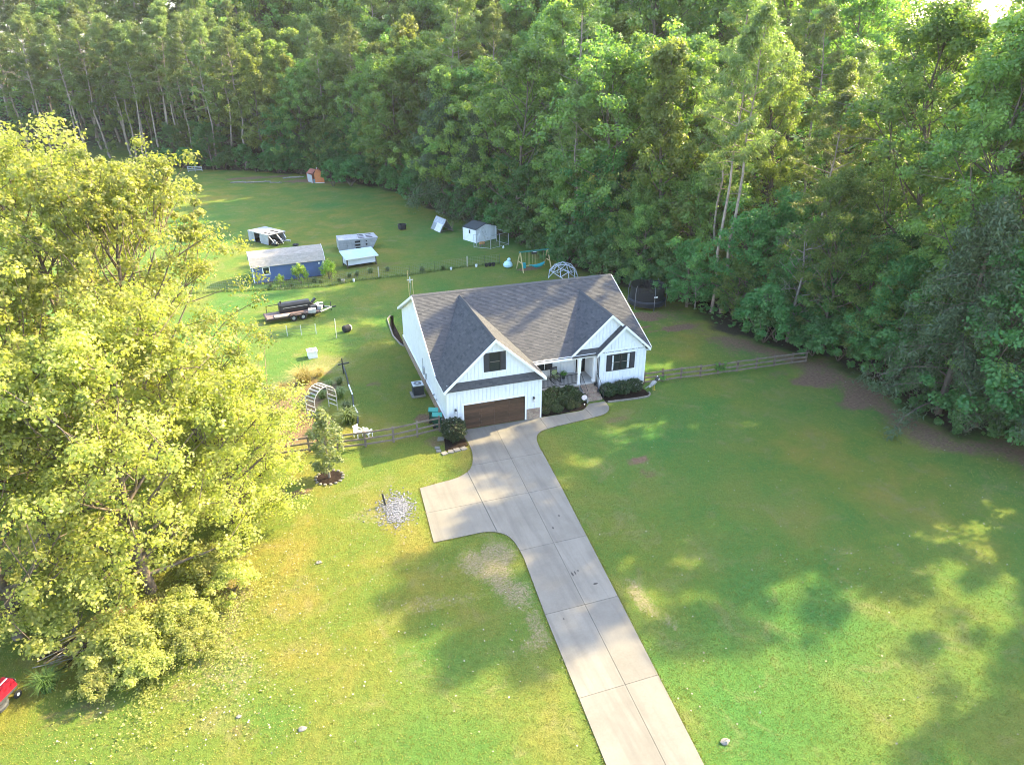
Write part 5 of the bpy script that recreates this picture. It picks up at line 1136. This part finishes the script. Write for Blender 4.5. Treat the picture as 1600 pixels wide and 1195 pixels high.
for (x, y, z, d, m_) in ((.1,.3,.25,(.7,.6,.5),dark),(.8,.2,.2,(.6,.5,.4),alum),(.6,.9,.35,(.8,.2,.2),trim),(1.1,.6,.15,(.5,.5,.3),slotm),(-.2,-.5,.2,(.8,.45,.4),M('pale_crate', (.5,.48,.44)))): MB().box((x,y,z),d,x*1.3,.1).build('machine_block', m_, en)
MB().bar((-.2,1.0,.3),(.6,1.1,1.0),.3,.2).build('tilted_motor', dark, en); MB().tube([(.3,.5,.5),(1.0,.4,.65),(1.3,.9,.4)], .06, 6).build('hose', trim, en)

# ------------------------------------------------------------------ garden things on the left
t_ = thing('drum', 'black drum with a white lid on the sunlit lawn', 'drum', (-5.0,23.3,0), .5); MB().tube([(-.38,0,.36),(-.3,0,.36),(.3,0,.36),(.36,0,.36)], [.32,.36,.36,.33], 14).build('drum_body', rubber, t_); MB().tube([(.36,0,.36),(.44,.0,.36)], [.33,.3], 14).build('lid', trim, t_)
for x in (-.2,.2): MB().torus((x,0,.36),.365,.02,14,5,'x').build('hoop', dark, t_)
t_ = thing('hive_box', 'square white box with a dark opening above the golden dry bush', 'box', (-8.8,17.9,0), .1); MB().bx(-.42,.42,-.42,.42,.0,.62).build('box_body', trim, t_); MB().bx(-.47,.47,-.47,.47,.62,.72).build('lid', trim, t_); MB().cyl((0,.05,.72),.17,.02,12).build('opening', dark, t_)
ar = thing('garden_arch', 'white slatted garden arch in the shaded plot', 'arch', (-8.8,6.1,0), R(38)); wslat = M('white_slat', (.42,.41,.38), .6, .08)
for y in (-.5,.5): MB().tube([(-1.1,y,0),(-1.1,y,1.5)]+[(-1.1*math.cos(math.pi*k/10), y, 1.5+1.0*math.sin(math.pi*k/10)) for k in range(1,10)]+[(1.1,y,1.5),(1.1,y,0)], .03, 6).build('hoop', wslat, ar)
for k in range(11):
    a = math.pi*(k+.5)/11; MB().box((-1.1*math.cos(a),0,1.52+1.0*math.sin(a)),(.09,1.06,.03),0,0,a-math.pi/2).build('slat', wslat, ar)
for s in (-1,1):
    for z in (.4,.8,1.2): MB().bar((s*1.1,-.5,z),(s*1.1,.5,z),.05).build('side_slat', wslat, ar)
pe = thing('garden_edging', 'black and white pipe edging along the right side of the garden plot', 'edging', (-6.3,14.8,0))
ept = [(0,0),(.05,-2.2),(.02,-4.2),(.1,-6.2),(-.05,-8.2),(.12,-9.6),(-.1,-11.4)]
for i in range(len(ept)-1): MB().tube([(*ept[i],.07),(*ept[i+1],.07)], .06, 6).build('pipe', trim if i in (2,4) else dark, pe)
pe2 = thing('garden_edging', 'dark curved edging board at the sunlit upper side of the garden plot', 'edging', (-7.3,10.2,0)); q_ = curve([(0,0),(-1.2,.2),(-2.4,-.6),(-3.4,-1.9),(-4.1,-2.6)], 3)
for i in range(len(q_)-1): MB().bar((*q_[i],.1),(*q_[i+1],.1),.05,.2).build('board', wood2, pe2)
t_ = thing('cross_post', 'black cross shaped post at the top of the garden edging', 'post', (-6.45,13.2,0)); MB().box((0,0,.75),(.09,.09,1.5)).build('upright', dark, t_); MB().box((.1,0,.95),(1.0,.08,.09),.2).build('arm', dark, t_)
def chair(x, y, rz, lab):
    c = thing('plastic_chair', lab, 'chair', (x,y,0), rz)
    MB().bx(-.24,.24,-.24,.24,.40,.44).build('seat', trim, c)
    for k in range(4): MB().bx(-.22+.12*k,-.14+.12*k,.22,.25,.44,.85).build('back_slat', trim, c)
    MB().bx(-.25,.25,.215,.255,.82,.92).build('backrest', trim, c)
    for sx in (-.22,.22):
        MB().bx(sx-.025,sx+.025,-.24,.24,.62,.66).build('arm', trim, c)
        for sy in (-.22,.22): MB().bx(sx-.025,sx+.025,sy-.025,sy+.025,0,.62 if sy < 0 else .44).build('leg', trim, c)
chair(-6.6,1.6,.6,'white plastic chair against the rail fence, nearer the young tree'); chair(-5.9,1.3,2.4,'white plastic chair turned sideways by the rail fence post')
def bin_(x, y, rz, lab):
    c = thing('wheeled_bin', lab, 'bin', (x,y,0), rz, 'wheeled bins beside the garage'); gb_ = M('bin_green', (.012,.075,.05), .5, .1); gl = M('bin_lid_teal', (.04,.33,.26), .45, .08)
    MB().box((0,0,.52),(.5,.56,.9),0,0,0,1.18).build('bin_body', gb_, c); MB().slab([(-.33,-.38,.98),(.33,-.38,.98),(.33,.36,1.06),(-.33,.36,1.06)], (0,0,.05)).build('lid', gl, c)
    MB().bx(-.26,.26,.36,.42,.93,.97).build('handle', gb_, c)
    for s in (-.28,.28): MB().tube([(s-.03,.26,.12),(s+.03,.26,.12)], .12, 10).build('wheel', rubber, c)
    MB().cyl((0,-.34,.62),.06,.01,8).build('emblem', trim, c); return c
bin_(-.62,1.18,R(80),'green wheeled bin with teal lid nearest the rail fence'); bin_(-.72,2.05,R(76),'green wheeled bin with teal lid farther from the rail fence')
ac = thing('air_conditioner', 'dark air conditioner unit with pale top on a concrete pad by the left wall', 'air conditioner', (-.95,7.0,0))
MB().bx(-.62,.55,-.62,.55,0,.12).build('pad', concrete_edge, ac); MB().bx(-.42,.42,-.42,.42,.12,.98).build('casing', M('ac_grey', (.035,.04,.048), .5, .1), ac)
lv = MB()
for k in range(12): z = .18+k*.066; lv.bx(-.435,.435,-.435,-.42,z,z+.03); lv.bx(-.435,-.42,-.42,.42,z,z+.03)
lv.build('louvre', M('ac_grey', (.035,.04,.048)), ac, kind='stuff'); MB().bx(-.45,.45,-.45,.45,.98,1.05).build('top_plate', M('ac_top', (.46,.48,.49), .5, .05), ac)
MB().cyl((0,0,1.051),.33,.02,20).build('fan_opening', dark, ac); MB().cyl((0,0,1.07),.1,.03,12).build('fan_hub', galv, ac)
gr_ = MB()
for k in range(4): gr_.torus((0,0,1.085),.1+.07*k,.008,20,4)
gr_.build('fan_grille', galv, ac, kind='stuff')
for i, (x, y, s, lab) in enumerate(((-.83,-.77,.50,'pale square stepping stone beside the clipped bush'),(-1.38,-1.92,.36,'small stepping stone at the corner of the path'),(-1.36,-2.37,.36,'small stepping stone just below the path corner'),(-1.05,-2.83,.42,'stepping stone at the sunlit turn of the path'),(-.55,-2.74,.40,'stepping stone, third from the driveway end'),(-.08,-2.66,.46,'stepping stone, second from the driveway end'),(.42,-2.62,.44,'stepping stone touching the driveway edge'))):
    t_ = MB().box((0,0,.035),(s,s*.9,.09),rnd.uniform(-.3,.3),0,0,.95).build('stepping_stone', concrete_edge, None, loc=(x,y,0)); tag(t_, lab, 'stepping stone', 'stepping stones by the driveway')
gs_ = MB(); rs = np.random.RandomState(9)
for k in range(1700):
    u, v = rs.normal(0,.46), rs.normal(0,.52); x = -5.35+u*1.0-max(0,-v)*.25; y = -8.3+v*1.5
    if k % 9 == 0: x -= 1.0*rs.rand(); y += .4
    gs_.ball((x,y,.02+.09*rs.rand()*max(0,1-.8*abs(u)-.7*abs(v))), .02+.045*rs.rand()**2, 5, 3, .5, (1.2,1,.8))
gs_.build('gravel', M('pale_gravel', (.19,.195,.215), .8, .45, 9.0), kind='stuff')
t_ = thing('drain_pipe', 'short black pipe sticking up from the gravel patch', 'pipe', (-6.05,-7.6,0)); MB().tube([(0,0,0),(-.12,.05,.85)], .06, 8).build('pipe_body', dark, t_); MB().cyl((-.12,.05,.84),.07,.03,8).build('cap', rubber, t_)
# porch things
rc = thing('rocking_chair', 'black rocking chair with green patterned cushion on the porch', 'chair', (10.15,3.75,.965), R(8))
for s in (-.3,.3):
    MB().tube([(s,-.5,.07),(s,-.2,.02),(s,.2,.02),(s,.55,.1)], .03, 5).build('rocker', dark, rc); MB().bar((s,-.26,.05),(s,-.26,.66),.05).build('leg', dark, rc); MB().bar((s,.26,.05),(s,.42,1.15),.05).build('back_post', dark, rc); MB().bar((s,-.32,.66),(s,.32,.66),.08,.03).build('arm', dark, rc)
MB().bx(-.3,.3,-.28,.28,.40,.44).build('seat', dark, rc)
for k in range(5): MB().bar((-.2+.1*k,.28,.5),(-.2+.1*k,.41,1.1),.05,.02,(0,1,0)).build('back_slat', dark, rc)
MB().bar((-.32,.42,1.12),(.32,.42,1.12),.06,.1).build('top_rail', dark, rc)
MB().box((0,0,.49),(.5,.48,.1)).build('cushion', M('green_cushion', (.24,.30,.14), .8, .5, 14.0), rc); MB().box((0,.27,.78),(.46,.1,.42),0,.25).build('back_cushion', MATS['green_cushion'], rc)
fern = leafmat('fern_leaf', (.05,.15,.03), (.16,.32,.06), .3, .01)
p = Plant(760); [p.cl.append((.2*math.cos(k), .2*math.sin(k), .42+.1*(k % 2), .24)) for k in range(7)]; fl = p.leaves('foliage', fern, 45, .12, .4, .9, .2, .3, droop=.5)
for (x, y, z, s, lab) in ((8.0,3.35,.965,1.25,'green leafy plant in a pot beside the garage wall on the porch'),(11.0,4.1,.965,1.0,'bright green potted plant right of the rocking chair')):
    t_ = thing('potted_plant', lab, 'plant', (x,y,z), x, None, s); MB().lathe([(.13,0),(.19,.3),(.2,.34),(.16,.34),(.15,.28),(.0,.27)], 12).build('pot', dark, t_); obj('foliage', fl, t_)
for (x, y, z, lab) in ((13.15,2.35,.80,'black lantern on the upper step beside the right handrail'),(13.15,1.72,.49,'black lantern on the middle step beside the right handrail')):
    t_ = thing('step_lantern', lab, 'lantern', (x,y,z)); MB().bx(-.08,.08,-.08,.08,0,.03).build('base', dark, t_); MB().bx(-.06,.06,-.06,.06,.03,.24).build('lantern_body', glass, t_); MB().lathe([(.11,.24),(.03,.33),(.0,.34)], 4).build('hood', dark, t_)
sg = thing('garden_sign', 'round white sign with a pink ring on a stake by the steps', 'sign', (11.45,.72,0), R(-14)); MB().tube([(0,0,0),(0,0,.6)], .02, 5).build('stake', dark, sg); MB().tube([(0,-.02,.72),(0,.02,.72)], .22, 20).build('disc', trim, sg)
MB().torus((0,-.022,.72),.15,.018,20,4,'y').build('ring', M('pink_paint', (.55,.26,.24), .5), sg)
for k in range(3): MB().bx(-.07,.07,-.028,-.021,.66+k*.05,.68+k*.05).build('mark', MATS['pink_paint'], sg)
t_ = thing('solar_light', 'tiny white solar light in front of the round sign', 'light', (11.35,.42,.03)); MB().tube([(0,0,0),(0,0,.2)], .012, 5).build('stake', dark, t_); MB().lathe([(.05,.2),(.06,.27),(.0,.3)], 8).build('lens', trim, t_)
hr = thing('heron_ornament', 'grey and black bird ornament on yellow legs at the right house corner', 'ornament', (18.15,1.35,0), R(20)); gry = M('ornament_grey', (.28,.27,.26), .7, .5, 8.0)
MB().tube([(-.6,0,.45),(-.3,0,.62),(0,0,.72),(.25,0,.78)], [.05,.16,.2,.12], 10).build('body', gry, hr); MB().tube([(.2,0,.78),(.34,0,.98),(.5,0,1.08)], [.12,.16,.1], 9).build('head', dark, hr); MB().slab([(.3,-.14,1.0),(.6,-.1,.9),(.55,.1,1.15)], (0,.06,.03)).build('white_cheek', trim, hr); MB().tube([(.5,0,.86),(.72,0,.8)], [.06,.01], 6).build('beak', trim, hr)
for s in (-.07,.07): MB().tube([(.0,s,.6),(.04,s,.0),(.2,s,.02)], .02, 5).build('leg', M('yellow_leg', (.6,.42,.05)), hr)
MB().slab([(-.3,.12,.6),(-.75,.2,.3),(-.1,.2,.55)], (0,.03,.05)).build('wing', gry, hr)
vine = Plant(770); [vine.cl.append((.45*math.sin(k*2.1), .1*math.cos(k*1.3), .75+.28*math.sin(k*1.7), .22)) for k in range(12)]; vme = vine.leaves('foliage', fern, 40, .15, .7, .9, .3)
vine.wood.tube([(0,0,0),(.05,0,.5),(0,0,.9)], .02, 4)
wmv = vine.wood.mesh('stem', bark)
for (x, y, s, lab) in ((25.3,2.2,1.0,'bright green vine climbing the middle of the right rail fence'),(19.7,2.5,.5,'small vine on the right rail fence near the house')):
    t_ = thing('fence_vine', lab, 'vine', (x,y,.02), 0, None, s); obj('foliage', vme, t_); obj('stem', wmv, t_)
# bits along the back fence
for i, (x, y, r_, lab) in enumerate(((10.4,41.0,.16,'white bucket left of the pale post on the back wire fence'),(13.9,41.2,.17,'white bucket right of the pale post on the back wire fence'),(-2.3,40.0,.16,'white bucket below the white raised coop'),(-3.6,39.9,.22,'pale tan pot between the blue shed and the raised coop'))):
    t_ = thing('bucket', lab, 'bucket', (x,y,0)); MB().lathe([(r_*.8,0),(r_,r_*1.9),(r_*1.06,r_*2),(r_*.9,r_*2),(r_*.75,r_*.4),(.0,r_*.4)], 12).build('bucket_body', trim if i < 3 else M('tan_board', (.42,.37,.27)), t_); MB().torus((0,0,r_*1.95),r_*1.02,.012,12,4).build('rim', galv, t_)
t_ = thing('planter', 'row of joined black planters at the foot of the back wire fence', 'planter', (15.2,40.9,0), .05)
for k in range(3): MB().lathe([(.18,0),(.25,.38),(.27,.42),(.2,.42),(.18,.3),(.0,.3)], 12, (k*.5,0,0)).build('pot', rubber, t_)
for i, (x, y, s, lab) in enumerate(((4.8,-28.7,.17,'pale stone on the sunlit grass right of the driveway'),(-12.0,-22.4,.14,'pale stone on the grass at the lower left'),(-14.6,-20.9,.11,'small pale stone near the bare soil at the lower left'),(-10.5,-11.8,.14,'small stone on the lawn left of the parking spur'))):
    t_ = MB().ball((0,0,s*.3), s, 8, 5, .5, (1.3,.9,.5)).build('field_stone', M('pale_stone', (.20,.185,.16), .85, .2), None, loc=(x,y,0)); tag(t_, lab, 'stone')
# riding mower and brush at the lower left
mw = thing('riding_mower', 'red riding mower parked at the lower left rim', 'mower', (-24.75,-17.2,0), R(62)); red = M('mower_red', (.30,.012,.025), .3, .08); dkg = M('mower_grey', (.05,.055,.06), .5, .15)
MB().box((.62,0,.72),(.95,.62,.42),0,0,0,.86).build('hood', red, mw); MB().bx(1.08,1.12,-.26,.26,.55,.85).build('grille', dark, mw); MB().bx(.25,1.0,-.035,.035,.932,.94).build('stripe', trim, mw)
MB().bx(-.7,1.05,-.3,.3,.38,.5).build('chassis', dkg, mw); MB().slab([(-.75,-.48,.62),(-.05,-.48,.62),(-.05,.48,.62),(-.75,.48,.62)], (0,0,.12)).build('rear_fender', red, mw); MB().lathe([(.5,.16),(.52,.3),(.45,.34),(.0,.35)], 16, (.1,0,0)).build('cutting_deck', dkg, mw)
MB().box((-.42,0,.83),(.45,.46,.14)).build('seat', dark, mw); MB().box((-.64,0,1.05),(.12,.46,.4),0,0,-.15).build('seat_back', dark, mw)
MB().tube([(.12,0,.8),(-.06,0,1.08)], .025, 6).build('steering_column', dark, mw); MB().torus((-.07,0,1.1),.17,.02,16,5).build('steering_wheel', dark, mw)
for x, r_, ww in ((-.5,.27,.12),(.85,.19,.09)):
    for s in (-.42,.42):
        w_ = MB().torus((x,s,r_),r_*.68,r_*.34,16,7,'y').build('wheel', rubber, mw); MB().tube([(x,s-ww*.5,r_),(x,s+ww*.5,r_)], r_*.4, 10).build('rim', trim, w_)
for s in (-.2,.2): MB().tube([(1.09,s,.78),(1.13,s,.78)], .06, 8).build('headlight', trim, mw)
bp = thing('brush_pile', 'dark pile of cut sticks under the left trees by the mower', 'brush pile', (-21.9,-14.4,0), .5)
for k in range(44):
    a = rnd.gauss(0,.3); x, y = rnd.gauss(0,.5), rnd.gauss(0,.35); MB().tube([(x-1.0*math.cos(a),y-1.0*math.sin(a),.05+.3*rnd.random()),(x+1.0*math.cos(a),y+1.0*math.sin(a),.05+.3*rnd.random())], [.03,.012], 4).build('stick', (bark, pale_bark, mulch)[k % 3], bp)

# ------------------------------------------------------------------ grass relief and fallen leaves
rs = np.random.RandomState(77); gx = rs.uniform(-34, 40, 420000); gy = rs.uniform(-37, 44, 420000)
far = np.hypot(gx+10, gy+44); keep = rs.rand(len(gx)) < np.clip(34/far, 0, 1)**2.6
def sample(Gd, x, y):
    i = np.clip(np.searchsorted(xs, x)-1, 0, nx-2); j = np.clip(np.searchsorted(ys, y)-1, 0, ny-2); return Gd[j, i]
def inside(poly, x, y):
    r_ = np.zeros(len(x), bool); n = len(poly)
    for i in range(n):
        (x0, y0), (x1, y1) = poly[i], poly[(i+1) % n]
        c = ((y0 > y) != (y1 > y)) & (x < (x1-x0)*(y-y0)/((y1-y0) if y1 != y0 else 1e-9)+x0); r_ ^= c
    return r_
keep &= ~inside(OUT, gx, gy) & ~((gx > -.7) & (gx < 17.9) & (gy > -.1) & (gy < 18.6)) & (edge_dist(gx, gy) < -1.0)
dens = 1-.85*np.maximum(np.maximum(sample(clay, gx, gy), sample(litter, gx, gy)), sample(dry, gx, gy)*.8); keep &= rs.rand(len(gx)) < dens
gx, gy = gx[keep], gy[keep]
ex, ey = [], []                       # blades leaning over the concrete edge
for i in range(len(OUT)):
    p0, p1 = np.array(OUT[i]), np.array(OUT[(i+1) % len(OUT)]); L = np.linalg.norm(p1-p0)
    if p0[1] > -.2 and p1[1] > -.2: continue
    k = int(L*55); u = rs.rand(k); q = p0+(p1-p0)*u[:, None]; nn = np.array([p1[1]-p0[1], -(p1[0]-p0[0])])/(L+1e-9); q = q+nn*np.abs(rs.normal(0,.06,k))[:, None]*np.sign(rs.rand(k)-.25)[:, None]; ex += list(q[:,0]); ey += list(q[:,1])
gx = np.concatenate([gx, ex]); gy = np.concatenate([gy, ey]); n = len(gx); nb_ = 2
bx_ = np.repeat(gx, nb_)+rs.normal(0, .03, n*nb_); by_ = np.repeat(gy, nb_)+rs.normal(0, .03, n*nb_); m_ = len(bx_)
az = rs.rand(m_)*6.283; hh = .03+.04*rs.rand(m_); ww = .010+.014*rs.rand(m_); ln = .02+.04*rs.rand(m_)
z0 = np.zeros(m_); ca_, sa_ = np.cos(az), np.sin(az)
V = np.stack([np.stack([bx_-sa_*ww, by_+ca_*ww, z0-.01], -1), np.stack([bx_+sa_*ww, by_-ca_*ww, z0-.01], -1), np.stack([bx_+ca_*ln, by_+sa_*ln, z0+hh], -1)], 1)
def tri_mesh(name, V, mat, tone):
    k = len(V); w_ = V.shape[1]; me = bpy.data.meshes.new(name); me.vertices.add(k*w_); me.vertices.foreach_set('co', V.astype(np.float32).ravel()); me.loops.add(k*w_); me.loops.foreach_set('vertex_index', np.arange(k*w_, dtype=np.int32))
    me.polygons.add(k); me.polygons.foreach_set('loop_start', np.arange(0, k*w_, w_, dtype=np.int32)); me.update(); me.materials.append(mat); setf(me, tone); return me
print('grass tufts', n)
obj('fence_weeds', tri_mesh('fence_weeds', FENCE_WEEDS, MATS['weed_blade'], rs.rand(len(FENCE_WEEDS))), kind='stuff')
gm = leafmat('grass_leaf', (.105,.148,.028), (.24,.19,.046), .3, 0.0)
tn = np.clip(.45*rs.rand(m_)+.7*(1-np.repeat(sample(lush, gx, gy), nb_))*.6, 0, 1)
obj('grass', tri_mesh('grass', V, gm, tn), kind='stuff')
lx_, ly_ = [], []
for (cx_, cy_, sx, sy, k) in ((-9.5,-14.5,3.4,3.6,150),(-12.5,-11,2.5,4,100),(-14.5,-15.5,2.2,3.5,170),(-8,-7,3,2,60),(-6.5,-19,5,3,90),(-5.5,-9.5,1.4,1.5,40),(10,-24,8,5,120),(20,-22,6,5,130),(24,-12,6,5,60),(12,-8,6,6,30),(-15,-20,3.5,2,200),(2,-26,3,4,12)):
    lx_ += list(rs.normal(cx_, sx, k)); ly_ += list(rs.normal(cy_, sy, k))
lx_, ly_ = np.array(lx_), np.array(ly_); k = ~inside(OUT, lx_, ly_); lx_, ly_ = lx_[k], ly_[k]; n = len(lx_)
obj('fallen_leaves', leaf_mesh('fallen_leaves', np.stack([lx_, ly_, .06+.05*rs.rand(n)], -1), np.stack([rs.normal(0,.35,n), rs.normal(0,.35,n), np.ones(n)], -1), rs.normal(0,1,(n,3)), .055+.06*rs.rand(n), .8, tonemat('pale_leaf', (.20,.175,.11), (.42,.40,.34), .7, .2), rs.rand(n)), kind='stuff')
print('tris', sum(len(m.polygons) for m in bpy.data.meshes))

# ------------------------------------------------------------------ haze
hm = bpy.data.materials.new('haze_air'); hm.use_nodes = True; t = hm.node_tree; t.nodes.remove(t.nodes['Principled BSDF'])
pv = N(t, 'ShaderNodeVolumePrincipled'); pv.inputs['Density'].default_value = HAZE; pv.inputs['Color'].default_value = (.93,.96,1,1); pv.inputs['Anisotropy'].default_value = .2
t.links.new(pv.outputs[0], t.nodes['Material Output'].inputs['Volume'])
MB().bx(-950,950,-550,1350,-2.0,70.0).build('haze', hm, kind='stuff')
